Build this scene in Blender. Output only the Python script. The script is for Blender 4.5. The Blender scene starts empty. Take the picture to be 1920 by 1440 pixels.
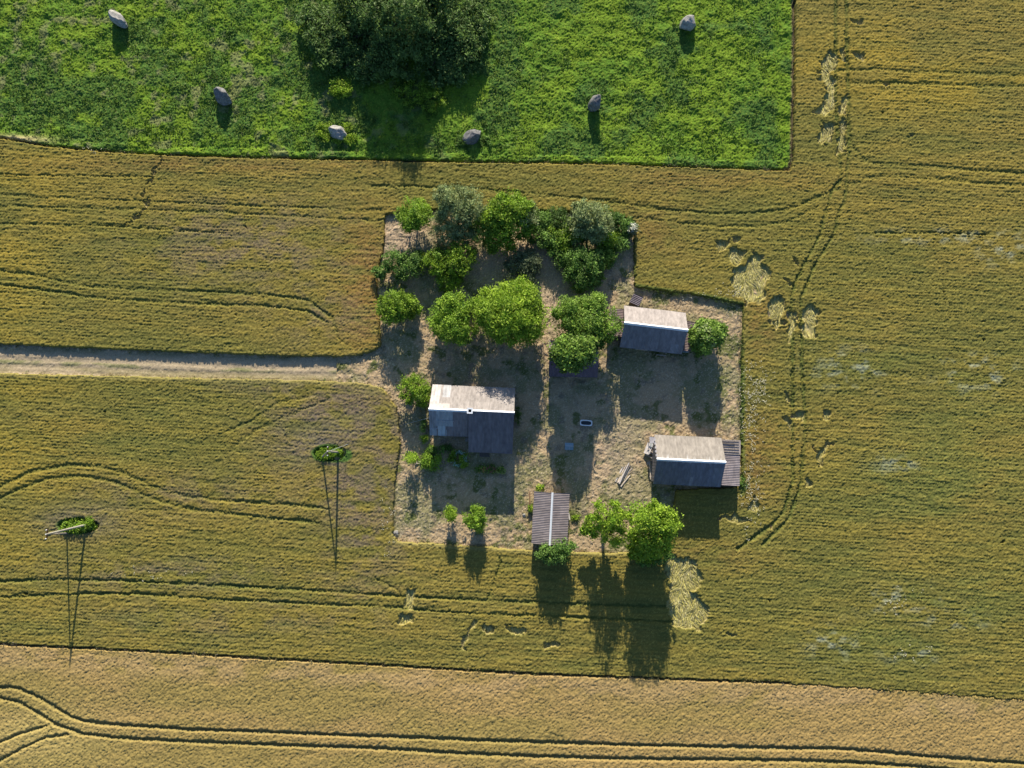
import bpy, math, random
import numpy as np
from mathutils import Vector, Matrix

# ------------------------------------------------------------------ camera, sky, sun
S = bpy.context.scene
C = S.collection
H = 105.0; F = 1333.0; TILT = math.atan(125/F)
cam = bpy.data.cameras.new('camera'); cam.lens = F/1920*36; cam.sensor_width = 36; cam.clip_end = 5000
co = bpy.data.objects.new('camera', cam); C.objects.link(co)
co.location = (0, 0, H); co.rotation_euler = (TILT, 0, 0); S.camera = co
SUN_EL = math.radians(20.5)
w = bpy.data.worlds.new('World'); S.world = w; w.use_nodes = True
nt = w.node_tree; sky = nt.nodes.new('ShaderNodeTexSky'); sky.sky_type = 'NISHITA'; sky.sun_disc = False
sky.sun_elevation = SUN_EL; sky.sun_rotation = 0.0; sky.ozone_density = 5.0
bg = nt.nodes['Background']; bg.inputs[1].default_value = 0.088
nt.links.new(sky.outputs[0], bg.inputs[0])
sl = bpy.data.lights.new('sun', 'SUN'); sl.energy = 5.0; sl.angle = math.radians(0.5); sl.color = (1.0, 0.89, 0.72)
so = bpy.data.objects.new('sun', sl); C.objects.link(so)
so.rotation_euler = (-(math.pi/2-SUN_EL), 0, 0)      # light comes from +Y, low
S.view_settings.view_transform = 'Standard'; S.view_settings.look = 'None'
S.view_settings.exposure = 0.8; S.view_settings.gamma = 1

# ------------------------------------------------------------------ photo coordinates <-> ground
ct, st = math.cos(TILT), math.sin(TILT)
def P(px, py, h=0.0):
    x = (px-960)/F; y = -(py-720)/F
    Y = y*ct + st; Z = y*st - ct
    t = (H-h)/(-Z)
    return Vector((x*t, Y*t, h))
def project(X, Y, Z):
    dz = Z-H
    xc = X; yc = Y*ct + dz*st; zc = -Y*st + dz*ct
    return 960 + F*xc/(-zc), 720 - F*yc/(-zc)
SC = 12.6   # photo pixels per metre, about

# ------------------------------------------------------------------ helpers
def tag(o, label=None, cat=None, group=None, kind=None):
    if label: o['label'] = label
    if cat: o['category'] = cat
    if group: o['group'] = group
    if kind: o['kind'] = kind
    return o
def empty(name, loc, rz=0.0):
    o = bpy.data.objects.new(name, None); C.objects.link(o); o.location = loc; o.rotation_euler = (0, 0, rz); return o
def meshobj(name, V, Fc, mat, parent=None, cols=None, smooth=False, corner_cols=None):
    me = bpy.data.meshes.new(name)
    if isinstance(V, np.ndarray):
        nq, k = Fc.shape
        me.vertices.add(len(V)); me.vertices.foreach_set('co', np.ascontiguousarray(V, dtype=np.float32).ravel())
        me.loops.add(nq*k); me.loops.foreach_set('vertex_index', np.ascontiguousarray(Fc, dtype=np.int32).ravel())
        me.polygons.add(nq); me.polygons.foreach_set('loop_start', np.arange(0, nq*k, k, dtype=np.int32))
        me.update(calc_edges=True)
    else:
        me.from_pydata([tuple(v) for v in V], [], Fc); me.update()
    if cols is not None:
        a = me.color_attributes.new('Col', 'FLOAT_COLOR', 'POINT')
        c4 = np.ones((len(cols), 4), dtype=np.float32); c4[:, :3] = cols
        a.data.foreach_set('color', c4.ravel())
    if corner_cols is not None:
        a = me.color_attributes.new('Col', 'FLOAT_COLOR', 'CORNER')
        arr = []
        for p, c in zip(me.polygons, corner_cols):
            arr += [c[0], c[1], c[2], 1.0]*p.loop_total
        a.data.foreach_set('color', arr)
    if smooth:
        me.polygons.foreach_set('use_smooth', [True]*len(me.polygons))
    if mat: me.materials.append(mat)
    o = bpy.data.objects.new(name, me); C.objects.link(o)
    if parent: o.parent = parent
    return o

class MB:
    def __init__(s): s.v = []; s.f = []
    def add(s, vs, fs):
        b = len(s.v); s.v += [tuple(v) for v in vs]; s.f += [tuple(b+i for i in f) for f in fs]
    def box(s, c, d, rz=0.0, tilt=0.0):
        M = Matrix.Translation(c) @ Matrix.Rotation(rz, 4, 'Z') @ Matrix.Rotation(tilt, 4, 'Y')
        vs = [M @ Vector((x*d[0]/2, y*d[1]/2, z*d[2]/2)) for x in (-1, 1) for y in (-1, 1) for z in (-1, 1)]
        s.add(vs, [(0,1,3,2),(4,6,7,5),(0,4,5,1),(2,3,7,6),(0,2,6,4),(1,5,7,3)])
    def tube(s, pts, rad, n=7):
        pts = [Vector(p) for p in pts]; rings = []
        for i, p in enumerate(pts):
            d = (pts[min(i+1, len(pts)-1)] - pts[max(i-1, 0)]).normalized()
            a = d.orthogonal().normalized(); b = d.cross(a)
            r = rad[i] if isinstance(rad, (list, tuple)) else rad
            rings.append([p + r*(math.cos(2*math.pi*k/n)*a + math.sin(2*math.pi*k/n)*b) for k in range(n)])
        vs = [v for rg in rings for v in rg]; fs = []
        for i in range(len(pts)-1):
            for k in range(n):
                fs.append((i*n+k, i*n+(k+1) % n, (i+1)*n+(k+1) % n, (i+1)*n+k))
        fs.append(tuple(range(n))[::-1]); fs.append(tuple((len(pts)-1)*n+k for k in range(n)))
        s.add(vs, fs)
    def build(s, name, mat, parent=None, smooth=False):
        return meshobj(name, s.v, s.f, mat, parent, smooth=smooth)

def mat(name, col, rough=0.9, noise=None, var=0.25, attr=False, metal=0.0, trans=0.0, bump=0.0, stretch=(1, 1, 1), spec=0.25):
    m = bpy.data.materials.new(name); m.use_nodes = True; t = m.node_tree; b = t.nodes['Principled BSDF']
    b.inputs['Roughness'].default_value = rough; b.inputs['Metallic'].default_value = metal
    b.inputs['Specular IOR Level'].default_value = spec
    if attr:
        a = t.nodes.new('ShaderNodeAttribute'); a.attribute_name = 'Col'; src = a.outputs['Color']
    else:
        r = t.nodes.new('ShaderNodeRGB'); r.outputs[0].default_value = (*col, 1); src = r.outputs[0]
    if noise:
        tc = t.nodes.new('ShaderNodeTexCoord'); mp = t.nodes.new('ShaderNodeMapping'); mp.inputs['Scale'].default_value = stretch
        nz = t.nodes.new('ShaderNodeTexNoise'); nz.inputs['Scale'].default_value = noise; nz.inputs['Detail'].default_value = 5
        t.links.new(tc.outputs['Object'], mp.inputs[0]); t.links.new(mp.outputs[0], nz.inputs['Vector'])
        mr = t.nodes.new('ShaderNodeMapRange'); mr.inputs[1].default_value = 0.3; mr.inputs[2].default_value = 0.7
        mr.inputs[3].default_value = 1-var; mr.inputs[4].default_value = 1+var
        t.links.new(nz.outputs['Fac'], mr.inputs[0])
        vm = t.nodes.new('ShaderNodeVectorMath'); vm.operation = 'SCALE'
        t.links.new(src, vm.inputs[0]); t.links.new(mr.outputs[0], vm.inputs['Scale']); src = vm.outputs[0]
        if bump:
            bp = t.nodes.new('ShaderNodeBump'); bp.inputs['Strength'].default_value = bump; bp.inputs['Distance'].default_value = 0.05
            t.links.new(nz.outputs['Fac'], bp.inputs['Height']); t.links.new(bp.outputs[0], b.inputs['Normal'])
    t.links.new(src, b.inputs['Base Color'])
    if trans:
        tr = t.nodes.new('ShaderNodeBsdfTranslucent'); mx = t.nodes.new('ShaderNodeMixShader'); mx.inputs[0].default_value = trans
        t.links.new(src, tr.inputs['Color']); t.links.new(b.outputs[0], mx.inputs[1]); t.links.new(tr.outputs[0], mx.inputs[2])
        t.links.new(mx.outputs[0], t.nodes['Material Output'].inputs['Surface'])
    return m

M = dict(
    crop=mat('standing_crop', None, 0.95, attr=True, noise=11.0, var=0.28, spec=0.1),
    yard=mat('dry_grass', None, 0.95, attr=True, noise=7.0, var=0.22, spec=0.1),
    soil=mat('field_soil', (0.11, 0.085, 0.05), 0.95, noise=0.6, var=0.3),
    leaf=mat('leaves', None, 0.6, attr=True, trans=0.42, spec=0.3),
    bark=mat('bark', (0.10, 0.075, 0.055), 0.9, noise=6, var=0.3, bump=0.4),
    roof=mat('corrugated_sheet', None, 0.85, attr=True, noise=1.3, var=0.22, stretch=(2.2, .8, 1)),
    ridge=mat('pale_ridge_metal', (0.72, 0.76, 0.80), 0.55, noise=2.5, var=0.10, spec=0.4),
    planks=mat('weathered_planks', (0.15, 0.125, 0.105), 0.9, noise=3.0, var=0.3, stretch=(6, 6, 0.6), bump=0.3),
    wood=mat('grey_wood', (0.33, 0.29, 0.26), 0.9, noise=5.0, var=0.35),
    palewood=mat('pale_wood', (0.50, 0.44, 0.38), 0.9, noise=5.0, var=0.3),
    pole=mat('pole_wood', (0.34, 0.32, 0.26), 0.85, noise=4.0, var=0.2),
    stone=mat('granite', (0.30, 0.295, 0.275), 0.9, noise=3.0, var=0.35, bump=0.6),
    darkstone=mat('dark_granite', (0.17, 0.17, 0.17), 0.9, noise=3.0, var=0.4, bump=0.6),
    brick=mat('brick', (0.36, 0.28, 0.24), 0.9, noise=8.0, var=0.25),
    black=mat('flue_black', (0.02, 0.015, 0.015), 0.9),
    glass=mat('window_glass', (0.04, 0.05, 0.06), 0.15, spec=0.6),
    white=mat('white_paint', (0.75, 0.75, 0.73), 0.6, noise=5, var=0.08),
    enamel=mat('white_enamel', (0.80, 0.82, 0.82), 0.3, noise=5, var=0.05, spec=0.5),
    water=mat('dark_water', (0.03, 0.035, 0.04), 0.2, spec=0.5),
    bluepaint=mat('blue_grey_paint', (0.22, 0.33, 0.40), 0.6, noise=4, var=0.12),
    rust=mat('rusty_iron', (0.17, 0.055, 0.035), 0.8, noise=9, var=0.3),
    tin=mat('tin_sheet', (0.42, 0.46, 0.50), 0.6, noise=4, var=0.2),
    fade=mat('faded_sheet', (0.52, 0.49, 0.48), 0.8, noise=4, var=0.15),
    petal=mat('petals', None, 0.8, attr=True, trans=0.2),
)

# ------------------------------------------------------------------ numpy noise, masks
def vnoise(x, y, sx, sy, seed, ang=0.0):
    c, s = math.cos(ang), math.sin(ang)
    u = (x*c + y*s)/sx + 1000.37; v = (-x*s + y*c)/sy + 1000.71
    rng = np.random.RandomState(seed); T = rng.rand(512, 512).astype(np.float32)
    ui = np.floor(u).astype(np.int64); vi = np.floor(v).astype(np.int64); fu = u-ui; fv = v-vi
    fu = fu*fu*(3-2*fu); fv = fv*fv*(3-2*fv); a = ui & 511; b = vi & 511; a1 = (a+1) & 511; b1 = (b+1) & 511
    return (T[a, b]*(1-fu)+T[a1, b]*fu)*(1-fv) + (T[a, b1]*(1-fu)+T[a1, b1]*fu)*fv
def fbm(x, y, s, seed, o=4, asp=1.0, ang=0.0):
    r = 0; amp = 1; tot = 0
    for k in range(o):
        r = r + amp*vnoise(x, y, s*asp/2**k, s/2**k, seed+k, ang); tot += amp; amp *= 0.55
    return r/tot
def sst(a, b, x): t = np.clip((x-a)/(b-a), 0, 1); return t*t*(3-2*t)
def inpoly(px, py, poly):
    x0, y0 = min(p[0] for p in poly), min(p[1] for p in poly); x1, y1 = max(p[0] for p in poly), max(p[1] for p in poly)
    res = np.zeros(px.shape, bool); bb = (px >= x0) & (px <= x1) & (py >= y0) & (py <= y1)
    if not bb.any(): return res
    X = px[bb]; Y = py[bb]; r = np.zeros(X.shape, bool); n = len(poly)
    for i in range(n):
        (ax, ay), (bx, by) = poly[i], poly[(i+1) % n]
        if ay == by: continue
        cr = ((ay > Y) != (by > Y)) & (X < (bx-ax)*(Y-ay)/(by-ay)+ax); r ^= cr
    res[bb] = r; return res
def dist(px, py, line, lim):
    d = np.full(px.shape, 1e3, np.float32)
    for (ax, ay), (bx, by) in zip(line[:-1], line[1:]):
        bb = (px > min(ax, bx)-lim) & (px < max(ax, bx)+lim) & (py > min(ay, by)-lim) & (py < max(ay, by)+lim)
        if not bb.any(): continue
        X = px[bb]; Y = py[bb]; L = (bx-ax)**2+(by-ay)**2
        t = np.clip(((X-ax)*(bx-ax)+(Y-ay)*(by-ay))/max(L, 1e-6), 0, 1)
        d[bb] = np.minimum(d[bb], np.hypot(X-ax-t*(bx-ax), Y-ay-t*(by-ay)))
    return d
def blob(px, py, cx, cy, rx, ry): return np.exp(-(((px-cx)/rx)**2+((py-cy)/ry)**2))

# ------------------------------------------------------------------ outlines on the ground
MEADOW = [(-260, 240), (0, 258), (80, 272), (150, 280), (300, 290), (500, 296), (700, 300), (900, 304), (1100, 306), (1300, 313), (1480, 319), (1485, 300), (1488, 150), (1489, 0), (1490, -200), (-260, -200)]
BARLEY_EDGE = [(-260, 1192), (0, 1207), (250, 1219), (500, 1234), (750, 1248), (1000, 1263), (1250, 1272), (1480, 1280), (1700, 1296), (1920, 1311), (2200, 1330)]
BARLEY = BARLEY_EDGE + [(2200, 1700), (-260, 1700)]
YARD = [(722, 402), (760, 398), (830, 392), (900, 392), (1000, 395), (1080, 398), (1150, 402), (1190, 415), (1188, 470), (1190, 538), (1240, 545), (1300, 552), (1392, 571), (1390, 700), (1389, 826), (1391, 913),
        (1268, 918), (1260, 962), (1238, 1000), (1200, 1034), (1150, 1037), (1070, 1035), (1000, 1033), (920, 1026), (850, 1022), (745, 1015), (737, 1002), (741, 900), (750, 830), (744, 765), (718, 728),
        (716, 655), (712, 600), (706, 520), (720, 460)]
ROAD = [(-260, 632), (0, 645), (120, 651), (250, 656), (400, 662), (500, 666), (600, 669), (665, 668), (695, 661), (716, 648), (730, 690), (722, 730), (690, 720), (640, 716), (560, 713), (450, 711), (250, 706), (0, 700), (-260, 694)]
Z7 = lambda L: [(1400+x/3.273, y/3.273) for x, y in L]
Z3 = lambda L: [(x/2.595, 940+y/2.595) for x, y in L]
Z2 = lambda L: [(x/2.595, 480+y/2.595) for x, y in L]
Z4 = lambda L: [(700+x/2.667, 980+y/2.667) for x, y in L]
Z6 = lambda L: [(1300+x/2.483, 420+y/2.483) for x, y in L]
ZP = lambda L: [(1320+x/6.546, 430+y/6.546) for x, y in L]
# (line, half width px, depth)
TRAM_B = [([(-200, 1290), (0, 1287), (39, 1290), (77, 1308), (116, 1333), (146, 1348), (193, 1356), (347, 1366), (501, 1372), (732, 1381), (962, 1389), (1187, 1396), (1412, 1401), (1560, 1403), (1655, 1409), (1752, 1419), (1913, 1430), (2150, 1448)], 4.2, 0.75),
          ([(-200, 1300), (0, 1308), (39, 1316), (77, 1339), (108, 1358), (154, 1375), (231, 1383), (385, 1391), (578, 1398), (732, 1403), (850, 1411), (1000, 1417), (1187, 1422), (1412, 1424), (1494, 1425), (1623, 1430), (1720, 1437), (2100, 1470)], 4.2, 0.75),
          ([(-150, 1510), (0, 1426), (39, 1404), (85, 1383), (127, 1376)], 3.2, 0.6), ([(-150, 1450), (0, 1391), (39, 1375), (89, 1360)], 3.2, 0.6)]
TRAM_W = [([(-200, 1095), (0, 1089), (116, 1086), (231, 1088), (347, 1094), (501, 1102), (655, 1110), (740, 1117), (812, 1120), (962, 1127), (1075, 1132), (1262, 1137)], 3.3, 0.5),
          ([(-200, 1125), (0, 1119), (154, 1113), (270, 1113), (385, 1121), (578, 1131), (740, 1138), (812, 1145), (962, 1152), (1075, 1156), (1262, 1166)], 3.3, 0.5),
          ([(0, 912), (58, 885), (135, 871), (193, 875), (239, 888), (289, 913), (347, 929), (424, 939), (539, 946), (617, 954)], 4, 0.38),
          ([(-100, 980), (0, 935), (58, 908), (96, 896), (154, 892), (212, 902), (262, 923), (308, 942), (366, 956), (462, 966), (600, 980)], 4, 0.38),
          ([(424, 811), (482, 784), (520, 755), (578, 746)], 3, 0.2), ([(443, 834), (493, 800), (578, 765), (617, 750)], 3, 0.2),
          ([(-200, 490), (0, 508), (65, 515), (154, 536), (270, 544), (385, 547), (501, 553), (578, 563), (624, 596), (632, 630), (645, 642)], 3.2, 0.38),
          ([(-200, 520), (0, 534), (116, 549), (173, 559), (270, 565), (385, 571), (501, 574), (578, 584), (617, 607)], 3.2, 0.42),
          ([(-200, 360), (0, 367), (233, 377), (433, 385), (640, 393), (722, 396)], 2.6, 0.24), ([(-200, 380), (0, 388), (233, 393), (433, 400), (640, 411), (720, 414)], 2.6, 0.24),
          ([(-200, 322), (60, 330), (290, 333)], 2, 0.35), ([(0, 420), (200, 424), (420, 438)], 2, 0.3),
          ([(700, 350), (860, 352), (980, 362), (1126, 377), (1187, 386), (1260, 396), (1345, 402), (1420, 400), (1480, 392), (1540, 368), (1600, 342)], 3, 0.32),
          ([(1187, 408), (1272, 418), (1345, 425), (1420, 425), (1480, 415), (1530, 390)], 3, 0.28),
          ([(1566, -200), (1566, 92), (1565, 183), (1571, 275), (1577, 336), (1559, 357), (1547, 397), (1537, 440), (1509, 492), (1489, 533), (1483, 561), (1485, 662), (1485, 782), (1485, 903), (1469, 960), (1441, 988), (1380, 1030)], 3.8, 0.6),
          ([(1586, -200), (1586, 92), (1589, 183), (1591, 275), (1586, 330), (1583, 376), (1571, 403), (1562, 440), (1525, 500), (1501, 560), (1501, 573), (1503, 702), (1509, 803), (1501, 903), (1480, 970), (1430, 1020)], 3.8, 0.6),
          ([(1568, 134), (1644, 131), (1706, 136), (1797, 139), (1920, 142), (2150, 148)], 4.2, 0.30), ([(1596, 157), (1675, 157), (1767, 160), (1920, 163), (2150, 170)], 4.2, 0.30),
          ([(1599, 275), (1614, 299), (1632, 307), (1736, 313), (1828, 321), (1920, 327), (2150, 340)], 4.2, 0.30), ([(1596, 351), (1620, 336), (1660, 330), (1767, 338), (1843, 345), (1920, 348), (2150, 360)], 4.2, 0.30),
          ([(1640, 437), (1740, 438), (1850, 441)], 1.6, 0.6), ([(700, 1080), (745, 1105), (760, 1130)], 2, 0.3), ([(1188, 430), (1188, 480), (1192, 520)], 3.0, 0.6),
          ([(935, 1045), (940, 1052), (925, 1096), (917, 1120)], 2.2, 0.5), ([(1390, 575), (1390, 830)], 3.0, 0.55)]
LODGED = [ZP(L) for L in (
    [(130, 110), (300, 120), (340, 170), (220, 240), (130, 260)], [(380, 100), (460, 110), (450, 180), (380, 180)], [(320, 250), (540, 270), (500, 330), (440, 420), (380, 450), (280, 370)],
    [(560, 300), (690, 310), (820, 560), (740, 620), (730, 700), (750, 830), (690, 930), (610, 890), (530, 915), (380, 820), (330, 740), (320, 600), (330, 540), (380, 460), (540, 440)],
    [(850, 800), (970, 880), (980, 1010), (920, 1120), (830, 1110), (780, 970)], [(780, 1130), (960, 1120), (980, 1180), (880, 1220), (800, 1190)],
    [(1050, 1000), (1120, 1040), (1140, 1180), (1090, 1260), (1080, 1380), (1030, 1370), (1020, 1200), (1040, 1080)],
    [(1290, 900), (1400, 930), (1430, 1050), (1380, 1150), (1340, 1200), (1370, 1320), (1240, 1350), (1170, 1220), (1230, 1170), (1180, 1030)], [(950, 580), (1000, 590), (1080, 680), (1030, 700)], [(1105, 390), (1150, 390), (1150, 460), (1110, 450)])]
LODGED += [Z7(L) for L in (
    [(510, 310), (550, 340), (525, 420), (535, 520), (535, 700), (470, 712), (410, 700), (480, 620), (480, 520), (420, 510), (480, 460), (450, 380)], [(578, 290), (612, 300), (606, 390), (580, 385)],
    [(650, 340), (705, 320), (708, 385), (640, 380)], [(640, 110), (705, 115), (705, 150), (650, 145)], [(578, 600), (622, 600), (610, 720), (575, 720)], [(440, 750), (460, 800), (480, 740), (525, 740), (520, 890), (440, 880)],
    [(555, 770), (600, 740), (605, 940), (560, 950)], [(970, 830), (1020, 835), (1010, 860), (975, 855)], [(820, 520), (870, 515), (840, 540)], [(420, 430), (490, 440), (480, 470), (430, 465)])]
LODGED += [Z4(L) for L in (
    [(1480, 150), (1620, 190), (1650, 290), (1600, 350), (1670, 400), (1660, 470), (1620, 530), (1490, 520), (1470, 420), (1480, 300), (1450, 220)], [(150, 330), (210, 330), (200, 430), (150, 420)],
    [(140, 460), (200, 460), (205, 510), (140, 505)], [(540, 500), (600, 500), (620, 525), (570, 545), (530, 520)], [(680, 500), (760, 530), (770, 555), (700, 550), (670, 515)],
    [(490, 480), (510, 490), (485, 560), (465, 630), (445, 620), (470, 540)], [(850, 590), (950, 595), (940, 622), (860, 618)], [(1770, 540), (1810, 550), (1790, 568), (1765, 560)])]
LODGED += [Z6(L) for L in (
    [(415, 770), (440, 775), (440, 820), (425, 850)], [(405, 895), (450, 890), (462, 930), (455, 957), (430, 930)], [(465, 880), (512, 880), (512, 922), (468, 915)], [(590, 860), (630, 870), (637, 922), (600, 900)],
    [(545, 1045), (590, 1055), (645, 1018), (605, 1080), (602, 1110), (575, 1117), (588, 1080)], [(518, 1185), (530, 1185), (555, 1225), (530, 1232)], [(285, 1255), (315, 1310), (290, 1350), (240, 1347), (265, 1290)],
    [(110, 1370), (200, 1350), (275, 1392), (180, 1388)], [(360, 90+1320-10), (350, 1400), (380, 1395), (375, 1415)])]
LODGED += [[(1140/2.667, 0)]*3]
LODGED = LODGED[:-1]

# ------------------------------------------------------------------ standing crop, meadow, yard: one relief each
def grid(x0, x1, y0, y1, step):
    xs = np.arange(x0, x1, step); ys = np.arange(y0, y1, step)
    X, Y = np.meshgrid(xs, ys); return X.astype(np.float32), Y.astype(np.float32)
def sheet(name, X, Y, Z, mask, col, m, low=-0.06, jit=0.05, seed=1):
    rng = np.random.RandomState(seed)
    h, wd = X.shape
    Z = np.where(mask, Z, low)
    Xj = X + rng.uniform(-jit, jit, X.shape); Yj = Y + rng.uniform(-jit, jit, X.shape)
    idx = np.arange(h*wd).reshape(h, wd)
    any_ = mask[:-1, :-1] | mask[1:, :-1] | mask[:-1, 1:] | mask[1:, 1:]
    f = np.stack([idx[:-1, :-1][any_], idx[:-1, 1:][any_], idx[1:, 1:][any_], idx[1:, :-1][any_]], 1)
    used = np.zeros(h*wd, bool); used[f.ravel()] = True
    remap = np.cumsum(used)-1
    V = np.stack([Xj.ravel()[used], Yj.ravel()[used], Z.ravel()[used]], 1)
    return meshobj(name, V, remap[f], m, cols=col.reshape(-1, 3)[used])
def mixc(a, b, t): return a*(1-t[..., None]) + np.array(b, np.float32)*t[..., None]

rngG = np.random.RandomState(7)
X, Y = grid(-84, 84, -54, 78, 0.135)
PXr, PYr = project(X, Y, 0.35)
wob = (fbm(X, Y, 0.9, 11, 3)-0.5)*7; wob2 = (fbm(X, Y, 0.9, 21, 3)-0.5)*7
PX, PY = PXr+wob, PYr+wob2
m_mead = inpoly(PX, PY, MEADOW); m_bar = inpoly(PX, PY, BARLEY)
yj = inpoly(PXr+wob*0.6, PYr+wob2*0.6, YARD); m_road = inpoly(PXr+wob*0.4, PYr+wob2*0.4, ROAD)
gapN = dist(PXr+wob*.35, PYr+wob2*.35, MEADOW[1:14], 12); gapS = dist(PXr+wob*.3, PYr+wob2*.3, BARLEY_EDGE[:8], 12)
white = rngG.rand(*X.shape).astype(np.float32)
m_wheat = ~m_mead & ~m_bar & ~yj & ~m_road & (gapN > 2.6) & (gapS > 1.8)
# wheat -------------------------------------------------
n_lo = fbm(X, Y, 9, 31, 4, 2.2); n_mid = fbm(X, Y, 1.6, 41, 3, 2.0, 0.1); n_str = vnoise(X, Y, 0.50, 0.20, 51, 0.55)
rowfade = sst(0.30, 0.6, fbm(X, Y, 14, 61, 2)+0.28*(PXr > 1450)+0.24*(PXr < 420)+0.1*(PYr > 1040)-0.5*sst(190, 60, np.abs(PXr-700))*(PYr < 1040))
rows = np.sin((Y + 0.055*X)*2*math.pi/0.43 + 5*fbm(X, Y, 3, 71, 3, 3))*vnoise(X, Y, 2.2, .5, 75)*1.6
Zw = 0.66 + 0.125*(white-0.5) + 0.07*(n_mid-0.5) + 0.07*(n_str-0.5) + 0.022*rows*rowfade
fine = fbm(X, Y, 0.8, 85, 3)
Yw = Y+0.05*X+0.25*fbm(X, Y, 9, 87, 2)
stk = vnoise(X, Yw, 3.2, 0.27, 89)*.6+vnoise(X, Yw, 1.3, 0.22, 86)*.4-.5; stk2 = fbm(X, Yw, 1.8, 88, 4, 7)-.5
lin = sst(0.25, 0.55, fbm(X, Y, 14, 61, 2)+0.35*(PXr > 1400)+0.3*(PXr < 480)+0.15*(PYr > 1040))
Zw = Zw + (0.095*stk)*(0.3+0.7*lin) + 0.03*stk2*lin
dep = np.zeros_like(X)
for ln, hw, d in TRAM_W:
    q = dist(PXr+wob*.5, PYr+wob2*.5, ln, 16)+5*(fine-.5)+2*(white-.5); dep = np.maximum(dep, d*0.8*sst(hw*1.2, hw*0.2, q))
brk = sst(0.30, 0.62, fbm(X, Y, 3.5, 81, 4, 2))
dep = np.minimum(dep*(0.55+0.45*brk), .5)*.52
Zw = Zw - dep
lod = np.zeros_like(X)
wl = (fbm(X, Y, 1.3, 91, 4)-0.5)*24; wl2 = (fbm(X, Y, 1.3, 95, 4)-0.5)*24
for pl in LODGED: lod = np.maximum(lod, inpoly(PXr+wl, PYr+wl2, pl).astype(np.float32))
q = dist(PXr+wl*1.6, PYr+wl2*1.6, [(303, 298), (285, 347), (277, 373), (263, 400), (233, 420)], 14)
lod = np.maximum(lod, ((q < 3.6) & (n_str+0.4*white > 0.62)).astype(np.float32))
for cx, cy, rx, ry in ((148, 985, 38, 14), (620, 850, 30, 14)):     # uncropped spot round each pole
    dep2 = ((PXr-cx)/rx)**2+((PYr-cy)/ry)**2 < 1+0.5*(n_mid-0.5); Zw = np.where(dep2, 0.12+0.1*white, Zw)
# holes: small dark gaps
hole = (vnoise(X, Y, 1.1, 0.9, 121) > 0.985) & (fbm(X, Y, 8, 131, 2) > 0.5)
Zw = np.where(hole, 0.2, Zw)
fan = vnoise(X, Y, 0.22, 1.5, 101, 0.25)
Zl = 0.20 + 0.26*(fan-0.5) + 0.06*(white-0.5) + 0.18*(n_mid-0.5)
Zw = np.where(lod > 0, Zl, Zw)
col = np.empty(X.shape+(3,), np.float32); col[:] = (0.198, 0.163, 0.040)
col = mixc(col, (0.155, 0.145, 0.036), sst(0.42, 0.62, n_lo))                                 # greener drifts
gold = np.clip(blob(PXr, PYr, 1850, 100, 320, 110)+blob(PXr, PYr, 20, 420, 110, 260)+0.8*blob(PXr, PYr, 20, 900, 120, 200)+0.9*blob(PXr, PYr, 1700, 140, 260, 60), 0, 1)
col = mixc(col, (0.30, 0.225, 0.036), 0.75*gold*sst(0.3, 0.6, fbm(X, Y, 4, 141, 3, 2.5)))
red = np.clip(1.2*blob(PXr, PYr, 690, 540, 55, 120)+0.8*blob(PXr, PYr, 1420, 870, 60, 80)+0.7*blob(PXr, PYr, 1425, 610, 50, 60)+0.55*blob(PXr, PYr, 1220, 430, 70, 60)+0.5*blob(PXr, PYr, 1320, 1040, 90, 25)+.5*blob(PXr, PYr, 1330, 340, 200, 25)+.6*blob(PXr, PYr, 400, 310, 380, 18), 0, 1)
col = mixc(col, (0.225, 0.130, 0.045), red*0.95*sst(0.2, 0.55, n_mid))
gw = np.clip(0.9*blob(PXr, PYr, 460, 460, 190, 75)+1.2*blob(PXr, PYr, 630, 800, 120, 85)+1.1*blob(PXr, PYr, 690, 930, 80, 170)+.6*blob(PXr, PYr, 520, 720, 120, 20)+0.6*blob(PXr, PYr, 340, 930, 190, 40)+0.7*blob(PXr, PYr, 300, 1075, 200, 30)+0.6*blob(PXr, PYr, 600, 590, 90, 50)+.5*blob(PXr, PYr, 440, 1160, 260, 35), 0, 1)
col = mixc(col, (0.165, 0.128, 0.095), gw*0.9*sst(0.44, 0.66, fbm(X, Y, 1.7, 151, 4, 1.5)+0.12*gw))
gs = blob(PXr, PYr, 150, 976, 80, 32)+blob(PXr, PYr, 605, 828, 78, 42)
col = mixc(col, (0.14, 0.125, 0.105), np.clip(gs, 0, 1)*0.8)
ge = np.clip(blob(PXr, PYr, 1700, 1150, 200, 90)+0.8*blob(PXr, PYr, 1780, 900, 200, 120)+0.6*blob(PXr, PYr, 1700, 690, 200, 90)+0.5*blob(PXr, PYr, 250, 1150, 400, 50)+.5*blob(PXr, PYr, 1850, 450, 120, 40)+.4*blob(PXr, PYr, 180, 800, 160, 60), 0, 1)
col = mixc(col, (0.125, 0.155, 0.040), ge*0.8*sst(0.40, 0.62, fbm(X, Y, 3, 161, 4, 3.0)))
pw = np.clip(blob(PXr, PYr, 1690, 1125, 60, 22)+blob(PXr, PYr, 1560, 1205, 40, 30)+blob(PXr, PYr, 1705, 1225, 45, 16)+blob(PXr, PYr, 1790, 1165, 50, 14)+blob(PXr, PYr, 1760, 445, 120, 12)+blob(PXr, PYr, 1600, 690, 70, 30)+blob(PXr, PYr, 1830, 700, 60, 30)+.8*blob(PXr, PYr, 1680, 870, 40, 16)+blob(PXr, PYr, 1880, 470, 40, 25), 0, 1)
col = mixc(col, (0.36, 0.40, 0.30), pw*.8*sst(0.48, 0.72, fbm(X, Y, 1.0, 171, 4, 1.6)))
col = mixc(col, (0.40, 0.34, 0.09), 0.5*sst(0.72, 0.98, white))
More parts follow.
